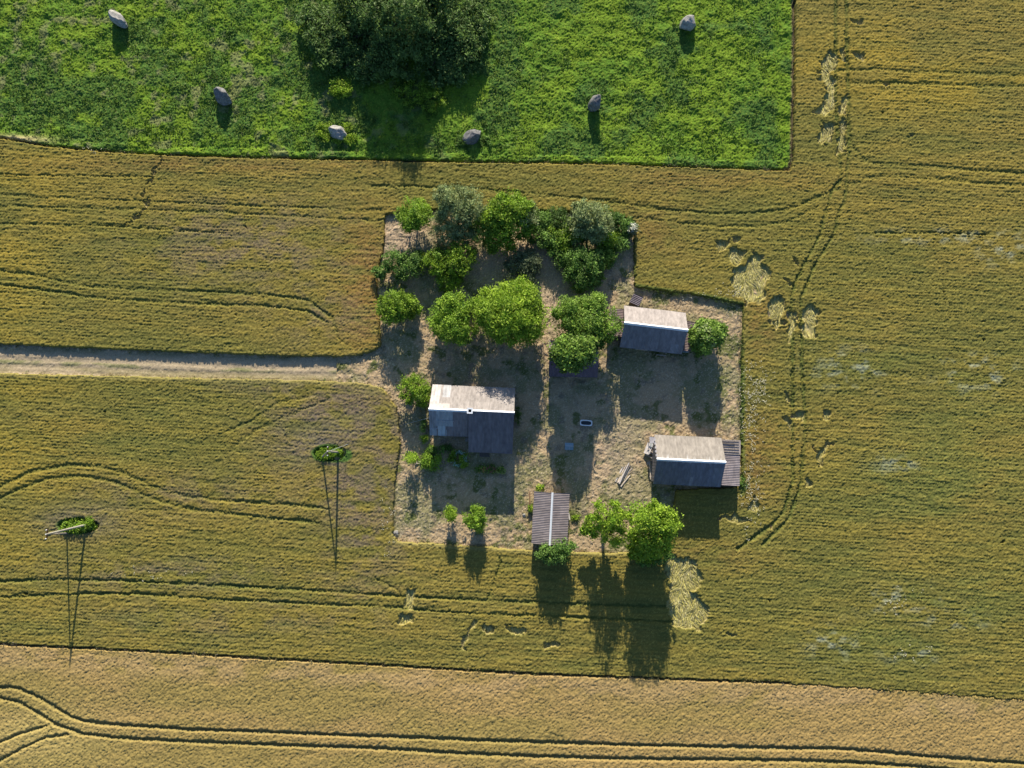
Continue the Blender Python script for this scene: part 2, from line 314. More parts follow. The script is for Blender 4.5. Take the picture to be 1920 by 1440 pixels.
col = mixc(col, (0.09, 0.10, 0.03), 0.55*sst(0.25, 0.0, vnoise(X, Y, 0.35, 0.25, 181)))
col = mixc(col, (0.085, 0.115, 0.03), 0.75*np.clip(dep/0.2, 0, 1))
col = mixc(col, (0.085, 0.105, 0.028), 0.42*sst(.05, .35, -stk)*(.3+.7*lin))
col = mixc(col, (0.30, 0.245, 0.05), 0.38*sst(.05, .35, stk)*(.3+.7*lin))
col = mixc(col, (0.27, 0.205, 0.04), 0.22*sst(.02, .2, stk2)); col = mixc(col, (0.11, 0.125, 0.035), 0.28*sst(.02, .2, -stk2))
edge = np.minimum(dist(PXr, PYr, [(1191, 538), (1240, 546), (1300, 553), (1388, 571), (1390, 700), (1390, 925)], 14), 14)
col = mixc(col, (0.10, 0.15, 0.035), 0.8*sst(9, 2, edge)*sst(.2, .6, n_mid))
lit_edge = np.minimum(dist(PXr, PYr, YARD[16:27], 12), dist(PXr, PYr, [(-260, 694), (0, 700), (250, 706), (450, 711), (640, 716), (722, 730)], 12))
col = mixc(col, (0.27, 0.235, 0.08), 0.7*sst(10, 3, lit_edge)*(PXr < 1200))  # sunlit side of the crop painted in as paler yellow along these edges
lc = mixc(np.broadcast_to(np.array((0.52, 0.44, 0.20), np.float32), col.shape), (0.34, 0.31, 0.12), sst(0.35, 0.75, fan))
col = np.where(lod[..., None] > 0, lc, col)
for cx, cy in ((148, 985), (620, 852)):
    col = mixc(col, (0.07, 0.14, 0.03), sst(1.0, 0.7, ((PXr-cx)/42)**2+((PYr-cy)/18)**2+1.2*(n_mid-.5)))
tag(sheet('wheat_field', X, Y, Zw, m_wheat, col, M['crop'], seed=2), 'olive yellow standing wheat with tractor lines and flattened pale patches round the farmyard', 'wheat field', kind='stuff')
rngL = np.random.RandomState(19)
def straw(name, polys, label):
    V = []; Cc = []
    for pl in polys:
        xs = [a for a, b in pl]; ys = [b for a, b in pl]; hx = sum(xs)/len(xs); hy = min(ys); A = (max(xs)-min(xs))*(max(ys)-min(ys))
        n = int(A*0.45)+10; qx = rngL.uniform(min(xs), max(xs), n); qy = rngL.uniform(min(ys), max(ys), n); ok = inpoly(qx, qy, pl) & (fbm(qx/SC, qy/SC, 1.2, 97, 3) > .34)
        for x, y in zip(qx[ok], qy[ok]):
            p = P(x, y, 0.12+.12*rngL.rand()); c0 = P(hx, hy-25, 0)
            d = Vector((p.x-c0.x, (p.y-c0.y)*1.0, 0)).normalized(); ph = math.sin(x*.13+y*.06)*.5+math.sin(y*.17-x*.05)*.35+rngL.normal()*.12
            d = Vector((d.x*math.cos(ph)-d.y*math.sin(ph), d.x*math.sin(ph)+d.y*math.cos(ph), 0)); s = Vector((-d.y, d.x, 0))
            L = rngL.uniform(.45, 1.1); wd = rngL.uniform(.03, .07); up = rngL.uniform(.02, .20)
            V += [p-d*L-s*wd*.4, p-d*L+s*wd*.4, p+s*wd+Vector((0, 0, up)), p+d*L+Vector((0, 0, up*.3)), p-s*wd+Vector((0, 0, up))]
            c = np.array((.62, .57, .27))*(.5+.75*abs(math.sin(x*.9+y*.25)))*rngL.uniform(.8, 1.15)*(1, 1, rngL.uniform(.6, 1.1)); Cc += [c]*5
    V = np.array([tuple(v) for v in V]); n = len(V)//5; b = np.arange(n)*5
    f = np.concatenate([np.stack([b, b+1, b+2, b+4], 1), np.stack([b+4, b+2, b+3, b+3], 1)[:, :4]])
    f1 = np.stack([b, b+1, b+2, b+4], 1); me_v = V
    tri = [tuple(q) for q in f1]+[(int(i)+4, int(i)+2, int(i)+3) for i in b]
    o = meshobj(name, [tuple(v) for v in V], tri, M['leaf']); a = o.data.color_attributes.new('Col', 'FLOAT_COLOR', 'POINT')
    c4 = np.ones((len(V), 4), np.float32); c4[:, :3] = np.array(Cc); a.data.foreach_set('color', c4.ravel())
    tag(o, label, 'flattened crop', 'flattened patches in the wheat', 'stuff')
BIG = {3: 'largest fan of pale flattened wheat above the top right corner of the yard', 2: 'flattened dark hollow just above the largest pale fan', 4: 'flattened patch right of the yard corner, left of two streaks', 6: 'narrow streak of flattened wheat between two wider ones right of the yard',
       7: 'rightmost of the flattened streaks beside the top right yard corner', 10: 'long vertical strip of flattened wheat beside the meadow edge', 15: 'ragged flattened patch below the long vertical strip', 16: 'thin flattened streak right of the long vertical strip, lower part', 20: 'wide pale flattened area right of the dense bottom tree'}
for k, lab in BIG.items(): straw('flattened_wheat', [LODGED[k]], lab)
straw('flattened_wheat', [p for k, p in enumerate(LODGED) if k not in BIG], 'small pale flattened spots dotted about the wheat')
# barley ------------------------------------------------
m_b = m_bar & (gapS > 1.8)
bs = vnoise(X, Y, 0.8, 0.20, 201, 0.75)
Zb = 0.62 + 0.13*(white-0.5) + 0.05*(bs-0.5) + 0.09*(n_mid-0.5) + 0.10*(fbm(X, Y, 5, 211, 2, 2)-.5)
dep = np.zeros_like(X)
for ln, hw, d in TRAM_B:
    q = dist(PXr+wob*.35, PYr+wob2*.35, ln, 16)+4*(fine-.5)+1.6*(white-.5); dep = np.maximum(dep, d*.62*(.5+.6*fine)*sst(hw*1.15, hw*0.25, q))
Zb = Zb - dep*0.85
cb = np.empty_like(col); cb[:] = (0.36, 0.255, 0.095)
cb = mixc(cb, (0.30, 0.23, 0.075), sst(0.4, 0.65, fbm(X, Y, 6, 221, 4, 3.0)))
cb = mixc(cb, (0.43, 0.35, 0.12), blob(PXr, PYr, 60, 1380, 140, 60)*.7)
cb = mixc(cb, (0.41, 0.29, 0.135), 0.7*sst(40, 0, dist(PXr, PYr-22, BARLEY_EDGE, 44))*sst(.3, .6, n_mid))
cb = mixc(cb, (0.16, 0.13, 0.05), 0.5*sst(0.3, 0.0, vnoise(X, Y, 0.4, 0.22, 231, 0.5)))
cb = mixc(cb, (0.17, 0.155, 0.06), 0.8*np.clip(dep/0.3, 0, 1))
tag(sheet('barley_field', X, Y, Zb, m_b, cb, M['crop'], seed=3), 'ripe tan barley with dark curving wheel lines below the olive wheat', 'barley field', kind='stuff')
# meadow ------------------------------------------------
m_m = m_mead & (gapN > 2.0)
clump = fbm(X, Y, 1.5, 301, 4)
Zm = 0.34 + 0.55*(clump-0.5) + 0.20*(white-0.5) + 0.35*sst(26, 6, gapN)*fbm(X, Y, 1.2, 305, 2)
Zm = Zm - .12*sst(1080, 1200, PXr); Zm = np.maximum(Zm, 0.04)
cm = np.empty_like(col); cm[:] = (0.098, 0.195, 0.022)
cm = mixc(cm, (0.132, 0.225, 0.020), sst(0.40, 0.64, fbm(X, Y, 3.2, 311, 4)+0.10*sst(900, 1200, PXr)))
cm = mixc(cm, (0.055, 0.125, 0.028), 0.8*sst(0.50, 0.64, fbm(X, Y, 4.5, 321, 4)+0.14*blob(PXr, PYr, 130, 220, 180, 60)+.1*blob(PXr, PYr, 550, 230, 120, 80)))
cm = mixc(cm, (0.30, 0.34, 0.05), 0.5*sst(0.78, 1.0, white))
cm = mixc(cm, (0.20, 0.20, 0.10), 0.6*sst(0.6, 0.7, fbm(X, Y, 2.0, 331, 4))*sst(1100, 500, PXr))
cm = mixc(cm, (0.42, 0.34, 0.19), blob(PXr, PYr, 15, 262, 75, 8))
cm = mixc(cm, (0.22, 0.17, 0.09), 0.9*sst(7, 2, gapN)*(PXr > 1470))
tag(sheet('meadow', X, Y, Zm, m_m, cm, M['crop'], seed=4), 'lush tufted green meadow with standing stones', 'meadow', kind='stuff')

# yard and track ---------------------------------------
Xy, Yy = grid(-26, 42, -18, 40, 0.125)
pxa, pya = project(Xy, Yy, 0.0)
w1 = (fbm(Xy, Yy, 0.9, 401, 3)-0.5)*6; w2 = (fbm(Xy, Yy, 0.9, 405, 3)-0.5)*6
my = np.ones_like(Xy, bool)
ty = fbm(Xy, Yy, 0.75, 411, 3); wy = np.random.RandomState(5).rand(*Xy.shape).astype(np.float32)
Zy = 0.05 + 0.20*np.clip(ty-0.35, 0, 1) + 0.10*wy + .10*fbm(Xy, Yy, .35, 415, 2)
cy = np.empty(Xy.shape+(3,), np.float32); cy[:] = (0.41, 0.31, 0.185)
cy = mixc(cy, (0.245, 0.225, 0.115), sst(0.43, 0.60, fbm(Xy, Yy, 3.5, 421, 5)))
cy = mixc(cy, (0.10, 0.125, 0.035), 0.9*sst(0.60, 0.70, fbm(Xy, Yy, 2.0, 431, 5)))
cy = mixc(cy, (0.20, 0.165, 0.12), 0.7*sst(0.62, 0.74, fbm(Xy, Yy, 1.1, 441, 4)))
cy = mixc(cy, (0.45, 0.345, 0.25), 0.7*np.clip(blob(pxa, pya, 760, 440, 50, 40)+blob(pxa, pya, 1040, 560, 40, 110)+blob(pxa, pya, 930, 490, 70, 40)+.7*blob(pxa, pya, 1160, 850, 60, 80), 0, 1))
cy = mixc(cy, (0.16, 0.17, 0.06), 0.6*np.clip(blob(pxa, pya, 1360, 750, 40, 90)+blob(pxa, pya, 1010, 960, 60, 60)+blob(pxa, pya, 870, 880, 90, 40), 0, 1)*sst(.4, .6, ty))
cy = mixc(cy, (0.62, 0.52, 0.38), 0.6*sst(0.8, 1.0, wy))
tag(sheet('yard', Xy, Yy, Zy, my, cy, M['yard'], seed=5, low=0.0), kind='structure')
Xr, Yr = grid(-90, -18.5, 9.5, 18.5, 0.14)
pxa, pya = project(Xr, Yr, 0.0)
mr = inpoly(pxa, pya, [(-400, 600), (745, 600), (745, 740), (-400, 760)])
wr = np.random.RandomState(6).rand(*Xr.shape).astype(np.float32)
cen = np.interp(pxa, [-260, 0, 250, 500, 715], [663, 672, 681, 689, 695])
q1 = np.abs(pya-cen+1+1.5*np.sin(Xr*.2)); q2 = np.abs(pya-cen-13+1.5*np.sin(Xr*.17)); off = pya-cen
Zr = 0.06+0.05*wr+0.12*(fbm(Xr, Yr, .8, 501, 3)-.4) - 0.05*sst(6, 2, q1) - 0.05*sst(6, 2, q2) + 0.18*sst(20, 27, np.abs(off-3))*wr
cr = np.empty(Xr.shape+(3,), np.float32); cr[:] = (0.40, 0.325, 0.215)
cr = mixc(cr, (0.18, 0.20, 0.075), 0.75*sst(0.45, 0.62, fbm(Xr, Yr, 1.6, 511, 4, 3.5))*sst(6, 2, np.abs(off-6+wob[0, 0])))
cr = mixc(cr, (0.27, 0.235, 0.12), 0.7*sst(8, 16, off)*sst(.35, .6, fbm(Xr, Yr, 2, 521, 3, 4)))
cr = mixc(cr, (0.20, 0.19, 0.10), 0.7*sst(-8, -20, off)*sst(.3, .6, fbm(Xr, Yr, 1.2, 531, 3, 3)))
cr = mixc(cr, (0.55, 0.46, 0.32), 0.5*sst(.8, 1, wr))
tag(sheet('farm_track', Xr, Yr, Zr, mr, cr, M['yard'], seed=6, low=0.0), kind='structure')
g = MB(); g.add([(-2500, -2500, -0.02), (2500, -2500, -0.02), (2500, 2500, -0.02), (-2500, 2500, -0.02)], [(0, 1, 2, 3)])
tag(g.build('ground', M['soil']), kind='structure')
# the crops and the meadow go on past the finely modelled part
for nm, colr, rects, lab, cat_ in (
    ('far_wheat', (0.125, 0.102, 0.028), ((41.9, 77.9, 600, 600), (83.9, -46, 600, 77.9), (-600, -33, -83.9, 12.2), (-600, 17.3, -83.9, 46)), 'olive wheat stretching away past the edges of the farmland', 'wheat field'),
    ('far_barley', (0.25, 0.18, 0.08), ((-600, -600, 600, -53.9), (-600, -53.9, -83.9, -33), (83.9, -53.9, 600, -46)), 'tan barley stretching away below the lower field', 'barley field'),
    ('far_meadow', (0.055, 0.11, 0.02), ((-600, 77.9, 41.9, 600), (-600, 46, -83.9, 77.9)), 'green meadow stretching away beyond the willow', 'meadow')):
    g = MB()
    for x0, y0, x1, y1 in rects: g.add([(x0, y0, .5), (x1, y0, .5), (x1, y1, .5), (x0, y1, .5)], [(0, 1, 2, 3)])
    tag(g.build(nm, mat(nm, colr, 0.95, noise=0.5, var=0.35)), lab, cat_, kind='stuff')

# ------------------------------------------------------------------ leaves
def leaf_mesh(pts, nrm, size, cols, rng, asp=0.55):
    n = len(pts)
    t = rng.normal(size=(n, 3)); t -= (t*nrm).sum(1, keepdims=True)*nrm; t /= np.linalg.norm(t, axis=1, keepdims=True)+1e-6
    b = np.cross(nrm, t); s = size[:, None]*rng.uniform(0.7, 1.3, (n, 1))
    V = np.stack([pts-t*s, pts+b*s*asp+nrm*s*.12, pts+t*s, pts-b*s*asp-nrm*s*.08], 1).reshape(-1, 3)
    Fq = np.arange(n*4).reshape(n, 4)
    return V, Fq, np.repeat(cols, 4, 0)
def foliage(lobes, rng, base, alt, leaf=0.16, dens=1.0, ragged=0.3, per=28, asp=0.55, droop=0.0, low=-0.55):
    P_, N_, C_, S_ = [], [], [], []
    base = np.array(base); alt = np.array(alt)
    ext = []
    for (cx, cy, cz, rx, ry, rz) in lobes:
        if rx > 1.0:
            for _ in range(int(3+rx*1.6)):
                a = rng.uniform(0, 6.283); q = rng.uniform(.75, 1.02); sz = rng.uniform(.22, .38)*min(1, 1.8/rx)
                ext.append((cx+rx*q*math.cos(a), cy+ry*q*math.sin(a), cz+rz*rng.uniform(-.5, .6), rx*sz, ry*sz, rz*sz*.8))
    for (cx, cy, cz, rx, ry, rz) in list(lobes)+ext:
        R = (rx*ry*rz)**(1/3)
        k = max(10, int(21*R*R*dens))
        d = rng.normal(size=(k, 3)); d /= np.linalg.norm(d, axis=1, keepdims=True)
        d[:, 2] = np.where(d[:, 2] < low, -d[:, 2], d[:, 2])
        f = rng.uniform(0.66, 1.04, k)*(1+ragged*rng.normal(size=k)*0.36)
        lump = 1+0.16*np.sin(d[:, 0]*5+cx)*np.cos(d[:, 1]*4.3+cy)+0.1*np.sin(d[:, 2]*7+d[:, 0]*6)
        f = np.clip(f*lump, 0.25, 1.25)
        cc = np.array((cx, cy, cz)) + d*f[:, None]*np.array((rx, ry, rz))
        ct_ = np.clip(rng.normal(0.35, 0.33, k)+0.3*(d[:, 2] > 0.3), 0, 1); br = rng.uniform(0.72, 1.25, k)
        cr_ = rng.uniform(0.18, 0.36, k)*min(1.3, 0.66+R*.18)*(leaf/0.16)**.5
        n = int(per)
        pts = np.repeat(cc, n, 0)+rng.normal(size=(k*n, 3))*np.repeat(cr_, n)[:, None]*np.array((1, 1, .75))
        pts[:, 2] -= droop*rng.rand(k*n)
        nn = np.repeat(d, n, 0)*0.55+rng.normal(size=(k*n, 3))*0.7+np.array((0, 0, .35)); nn /= np.linalg.norm(nn, axis=1, keepdims=True)
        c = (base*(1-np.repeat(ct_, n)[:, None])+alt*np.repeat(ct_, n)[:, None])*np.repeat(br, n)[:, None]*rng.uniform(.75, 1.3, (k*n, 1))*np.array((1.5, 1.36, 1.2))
        P_.append(pts); N_.append(nn); C_.append(c); S_.append(np.full(k*n, leaf))
    pts = np.concatenate(P_); keep = pts[:, 2] > 0.06
    return leaf_mesh(pts[keep], np.concatenate(N_)[keep], np.concatenate(S_)[keep], np.concatenate(C_)[keep], rng, asp)

GREEN = dict(
    grey=((0.12, 0.175, 0.075), (0.25, 0.33, 0.16)), fresh=((0.08, 0.165, 0.02), (0.20, 0.33, 0.035)),
    yellow=((0.085, 0.19, 0.02), (0.22, 0.36, 0.045)), lime=((0.105, 0.215, 0.018), (0.26, 0.40, 0.045)), olive=((0.075, 0.165, 0.028), (0.20, 0.33, 0.06)),
    dark=((0.035, 0.085, 0.02), (0.085, 0.16, 0.04)), slate=((0.06, 0.095, 0.06), (0.14, 0.19, 0.11)), mid=((0.06, 0.135, 0.03), (0.14, 0.26, 0.06)),
    chest=((0.055, 0.13, 0.022), (0.18, 0.30, 0.06)), willow=((0.055, 0.115, 0.035), (0.12, 0.21, 0.06)))
tree_seed = [100]
def plant(name, label, cat, lobes, top, bot, kind, leaf=0.15, dens=1.0, group=None, ragged=0.3, trunk=None, per=28, asp=0.55, parts=('trunk', 'crown'), xy=None, droop=0.0):
    """lobes: (px, py, rx_px[, ry_px[, top[, bot]]]) in photo pixels, read at the lobe's own height"""
    tree_seed[0] += 1; rng = np.random.RandomState(tree_seed[0]); L = []
    for lb in lobes:
        px, py, rx = lb[:3]; ry = lb[3] if len(lb) > 3 else rx
        t_ = lb[4] if len(lb) > 4 else top; b_ = lb[5] if len(lb) > 5 else bot
        cz = (t_+b_)/2; p = P(px, py, cz); L.append((p.x, p.y, cz, rx/SC*(1-cz/H), ry/SC*(1-cz/H), (t_-b_)/2))
    wsum = sum(l[3]*l[4] for l in L); bx = sum(l[0]*l[3]*l[4] for l in L)/wsum; by = sum(l[1]*l[3]*l[4] for l in L)/wsum
    root = empty(name, (bx, by, 0)); tag(root, label, cat, group)
    Lr = [(l[0]-bx, l[1]-by)+tuple(l[2:]) for l in L]
    V, Fq, cc = foliage(Lr, rng, *GREEN[kind], leaf=leaf, dens=dens, ragged=ragged, per=per, asp=asp, droop=droop)
    tb = MB(); tr = trunk if trunk else max(0.04, 0.028*top)
    mainz = max(0.25, bot+0.12*(top-bot))
    tb.tube([(0, 0, -0.05), (0.05*rng.normal(), 0.05*rng.normal(), mainz*.55), (0, 0, mainz)], [tr*1.25, tr, tr*.85])
    for l in Lr:
        e = Vector((l[0], l[1], l[2]))
        m_ = Vector((l[0]*.5, l[1]*.5, (mainz+l[2])*.5+.1)); tb.tube([(0, 0, mainz-.05), m_, e], [tr*.75, tr*.5, tr*.3], 6)
        for k in range(6):
            a = rng.uniform(0, 6.28); z = rng.uniform(-.2, .75)
            en = e+Vector((math.cos(a)*l[3]*.75, math.sin(a)*l[4]*.75, z*l[5])); st_ = m_.lerp(e, rng.uniform(0, 1))
            tb.tube([st_, st_.lerp(en, .55)+Vector((0, 0, .12)), en], [tr*.35, tr*.22, tr*.1], 5)
    tb.build(parts[0], M['bark'], root); meshobj(parts[1], V, Fq, M['leaf'], root, cols=cc)
    return root

ORCH = 'trees and shrubs of the old orchard'
plant('round_tree', 'small lollipop-shaped green tree at the top left corner of the orchard, apart from the others', 'tree', [(776, 403, 29), (770, 412, 20), (788, 408, 20)], 4.2, 1.2, 'yellow', 0.13, 1.1, ORCH)
plant('willow_tree', 'tall loose grey-green tree, topmost of the orchard, with pale feathery sprays', 'tree', [(860, 385, 40, 34, 6.0, 2.0), (838, 372, 22, 20, 6.2, 3.5), (885, 390, 24, 24, 5.6, 2), (850, 425, 38, 32, 4, .8), (838, 445, 30, 24, 3.4, .4), (870, 440, 26, 20, 3.4, .5)], 6.0, 1.0, 'grey', 0.17, 0.8, ORCH, ragged=0.55, asp=0.35)
plant('fresh_green_tree', 'bushy bright green tree in the top orchard row, right of the tall grey-green one', 'tree', [(953, 395, 36, 30, 6, 2), (928, 408, 28, 26, 5, 1.5), (972, 395, 26, 26, 5.8, 2), (935, 448, 30, 24, 4, .7), (955, 425, 38, 28, 5, 1)], 6, 1.0, 'fresh', 0.16, 0.95, ORCH)
plant('grey_tree', 'narrow pale grey-green tree tucked against the right of the bright green orchard tree', 'tree', [(990, 408, 16, 24)], 5, 1.0, 'grey', 0.14, 0.8, ORCH, ragged=.5)
plant('olive_tree', 'thin brownish green tree between the two tall trees of the top orchard row', 'tree', [(905, 432, 24, 24)], 3.8, .5, 'olive', 0.14, 0.7, ORCH, ragged=.5)
plant('slate_bush', 'round dark slate-grey bush alone on the bare ground in the middle of the orchard', 'bush', [(977, 500, 31, 30), (990, 492, 20, 20)], 3.0, 0.1, 'slate', 0.13, 1.3, ORCH)
plant('spreading_tree', 'yellow-green spreading tree in the second orchard row, left of centre', 'tree', [(815, 492, 24, 20, 3.6, .6), (845, 500, 28, 24, 3.8, .6), (868, 482, 24, 24, 4.2, .8), (842, 528, 24, 20, 2.8, .6)], 4.4, 1.2, 'fresh', 0.15, 0.9, ORCH)
plant('low_apple_tree', 'low bluish-green tree leaning over the left edge of the orchard above the single round bush', 'tree', [(738, 488, 22, 18, 3.2, .6), (762, 502, 26, 20, 3.2, .5), (716, 508, 14, 12, 2.2, .3), (780, 485, 18, 16, 3, .5)], 3.4, 0.6, 'mid', 0.14, 0.9, ORCH, ragged=.45)
plant('round_apple_tree', 'single rounded green tree on the left edge of the yard just above the track', 'tree', [(745, 570, 31, 29), (735, 580, 24, 26), (772, 578, 15, 14, 3.2, .8)], 4.0, 0.4, 'fresh', 0.14, 1.0, ORCH)
plant('broad_apple_tree', 'broad green tree left of and touching the big lime-green tree, above the house', 'tree', [(842, 596, 36, 32), (862, 572, 28, 22), (835, 612, 30, 24), (855, 622, 34, 22)], 5.0, .5, 'yellow', 0.15, 1.0, ORCH)
plant('large_lime_tree', 'largest tree in the yard, lime green and dome-shaped, above the house', 'tree', [(950, 582, 54, 44, 8.4, 1), (922, 572, 30, 28, 6.4, 1), (985, 600, 38, 42, 7, .8), (965, 612, 50, 34, 6, .6), (970, 555, 36, 28, 7.8, 2), (932, 602, 34, 30, 6, .8)], 8.4, .8, 'lime', 0.19, 0.95, ORCH, asp=0.32, droop=.35)
TH = 'shrubs of the thicket at the top right of the orchard'
plant('pale_tree', 'tall grey-green tree rising out of the thicket at the top right of the yard', 'tree', [(1102, 405, 34, 28, 6.0, 1.6), (1118, 425, 28, 26, 5, 1), (1095, 430, 30, 26, 4.6, .8)], 6.0, 1.2, 'grey', 0.16, 0.85, TH, ragged=.5)
for i, (px, py, r, h, kd, lab) in enumerate([
    (1012, 415, 22, 2.4, 'mid', 'leftmost shrub on the top edge of the thicket, beside the narrow grey tree'), (1040, 412, 22, 2.2, 'dark', 'dark shrub on the top edge of the thicket, second from its left'),
    (1020, 445, 24, 2.4, 'mid', 'shrub at the lower left of the thicket, above the slate-grey bush'), (1048, 450, 26, 2.6, 'fresh', 'fresh green shrub in the middle of the thicket'),
    (1052, 482, 20, 2.2, 'mid', 'lowest shrub of the thicket, left of the dark rounded tree'), (1072, 435, 22, 2.8, 'fresh', 'shrub against the left foot of the tall grey-green thicket tree'),
    (1135, 445, 22, 2.8, 'fresh', 'bright shrub against the right foot of the tall grey-green thicket tree'), (1140, 408, 20, 2.2, 'dark', 'dark shrub on the top edge of the thicket, right of the tall tree'),
    (1165, 425, 20, 2.2, 'mid', 'shrub beside the white flowering bush'), (1160, 455, 18, 2.0, 'mid', 'shrub at the lower right end of the thicket'),
    (1130, 480, 22, 2.2, 'olive', 'brownish shrub below the thicket, right of the dark rounded tree')]):
    plant('shrub', lab, 'shrub', [(px, py, r*1.05, r*.9), (px+r*.5, py+r*.3, r*.6)], h, 0.1, kd, 0.14, 1.15, TH, parts=('stem', 'foliage'), trunk=.04)
plant('rounded_tree', 'dense dark green rounded tree just below the thicket', 'tree', [(1095, 490, 30, 26, 4.6, 1), (1110, 510, 20, 20, 4, .8), (1085, 515, 22, 24, 3.8, .5), (1102, 528, 22, 18, 3.2, .3)], 4.4, .6, 'mid', 0.14, 1.1, ORCH)
plant('plum_tree', 'wide many-lobed olive green tree left of the upper barn', 'tree', [(1065, 580, 26, 24, 6, 2), (1112, 568, 22, 18, 6, 3), (1092, 605, 36, 32, 6.5, 1.5), (1138, 612, 26, 30, 5.6, 2), (1075, 608, 26, 24, 5.6, 1.5), (1118, 630, 28, 22, 5, 1.5)], 6.2, 1.6, 'olive', 0.15, .95, ORCH)
t13 = plant('flowering_tree', 'round dark tree with pale flower heads overhanging the small dark shed', 'tree', [(1077, 660, 36, 34), (1062, 668, 24), (1092, 655, 24)], 7.6, 2.8, 'chest', 0.18, 1.15, ORCH, ragged=.12, asp=.8)
t14 = plant('elder_bush', 'round elder with pale flower heads at the right end of the upper barn', 'tree', [(1326, 631, 31, 29), (1318, 640, 20), (1338, 626, 20)], 5.4, .4, 'chest', 0.16, 1.15, ORCH, ragged=.12, asp=.8)
plant('currant_bush', 'dense green bush at the top left corner of the house', 'bush', [(775, 730, 27, 24), (790, 742, 16, 18)], 3.6, .2, 'fresh', 0.13, 1.1)
SP = 'trees along the bottom edge of the yard'
plant('sparse_tree', 'thin yellow-green tree with open crown, left of the dense pair at the bottom edge', 'tree', [(1140, 962, 26, 23, 8.6, 4.6), (1124, 985, 24, 20, 5.6, 2.2), (1148, 1004, 23, 22, 5.6, 1.8), (1106, 997, 14, 11, 4, 2.0), (1163, 980, 13, 17, 7.2, 4.2)], 8.6, 2.4, 'lime', 0.15, .5, SP, ragged=.55)
plant('dense_tree', 'dense yellow-green tree at the bottom right corner of the yard', 'tree', [(1215, 972, 34, 28, 9.2, 3.4), (1245, 980, 25, 26, 8, 3.5), (1222, 1008, 40, 26, 7, 1.2), (1205, 1030, 28, 20, 4, .6)], 7.4, 1.6, 'lime', 0.16, .95, SP)
plant('dark_low_bush', 'dark low bush under the dense yellow-green tree', 'bush', [(1225, 1040, 34, 18)], 2.2, .1, 'mid', 0.14, 1.0)
plant('lilac_bush', 'green bush growing against the lower end of the striped shed', 'bush', [(1028, 1036, 20, 15), (1052, 1028, 20, 17), (1040, 1042, 24, 12)], 4.2, .8, 'mid', 0.14, 1.0, SP)
plant('sapling', 'smallest yellow-green sapling at the bottom edge of the yard, left of the larger one', 'tree', [(845, 962, 9, 12), (848, 968, 8, 8)], 3.2, .8, 'lime', 0.12, 1.8, SP)
plant('young_tree', 'young rounded yellow-green tree at the bottom edge of the yard, right of the sapling', 'tree', [(890, 966, 17, 15), (892, 978, 17, 14), (897, 988, 10, 9, 1.8, .3)], 3.6, .8, 'yellow', 0.13, 1.4, SP)
G2 = 'garden plants around the house'
plant('garden_shrub', 'yellow-green shrub at the far left of the garden below the house', 'shrub', [(772, 859, 11, 10)], 3.0, .4, 'lime', 0.12, 1.7, G2, parts=('stem', 'foliage'), trunk=.04)
plant('garden_shrub', 'wider yellow-green shrub right of the pale board in the garden', 'shrub', [(800, 865, 13, 12, 1.8, .1), (812, 873, 12, 9, 1.4, .1), (818, 862, 9, 8, 1.5, .1)], 1.8, .1, 'yellow', 0.12, 1.7, G2, parts=('stem', 'foliage'), trunk=.04)
plant('garden_shrub', 'tiny bright bush beside the lower left corner of the house', 'shrub', [(796, 822, 7, 6)], 1.2, .05, 'lime', 0.1, 2.4, G2, parts=('stem', 'foliage'), trunk=.03)
plant('garden_shrub', 'tiny bush below the lower left corner of the house', 'shrub', [(806, 842, 5, 8)], 1.0, .05, 'yellow', 0.1, 2.4, G2, parts=('stem', 'foliage'), trunk=.03)
plant('garden_shrub', 'low dark bush in the shade below the left part of the house', 'shrub', [(828, 845, 20, 8)], 1.0, .05, 'mid', 0.1, 1.6, G2, parts=('stem', 'foliage'), trunk=.03)
plant('garden_shrub', 'climbing green bush on the left wall of the house', 'shrub', [(795, 800, 5, 14)], 1.8, .05, 'mid', 0.1, 1.8, G2, parts=('stem', 'foliage'), trunk=.03)
plant('garden_shrub', 'dark creeper bush on the right wall of the house', 'shrub', [(972, 780, 5, 18)], 1.6, .05, 'dark', 0.1, 1.8, G2, parts=('stem', 'foliage'), trunk=.03)
plant('weed_tuft', 'green weeds above the striped shed', 'weeds', [(1012, 915, 11, 5)], .6, .03, 'lime', 0.1, 2.5, None, parts=('stem', 'foliage'), trunk=.02)
plant('weed_tuft', 'green weeds at the left side of the striped shed', 'weeds', [(995, 952, 4, 6)], .8, .03, 'lime', 0.1, 2.5, None, parts=('stem', 'foliage'), trunk=.02)
plant('weed_tuft', 'green weeds at the right side of the striped shed', 'weeds', [(1080, 970, 5, 4)], .6, .03, 'lime', 0.1, 2.5, None, parts=('stem', 'foliage'), trunk=.02)
plant('weed_tuft', 'dark nettles on the lower right corner of the lower barn', 'weeds', [(1392, 905, 8, 14)], 1.0, .03, 'mid', 0.1, 1.8, None, parts=('stem', 'foliage'), trunk=.02)
plant('weed_tuft', 'dense green nettles round the foot of the leaning pole at the far left', 'weeds', [(150, 985, 24, 11), (128, 990, 14, 8), (170, 980, 12, 9)], 1.1, .03, 'fresh', 0.13, 1.8, 'weeds round the power poles', parts=('stem', 'foliage'), trunk=.02)
plant('weed_tuft', 'green nettles round the foot of the braced pole beside the yard', 'weeds', [(618, 850, 20, 9), (605, 855, 10, 6), (632, 848, 9, 8)], 1.0, .03, 'fresh', 0.12, 1.8, 'weeds round the power poles', parts=('stem', 'foliage'), trunk=.02)
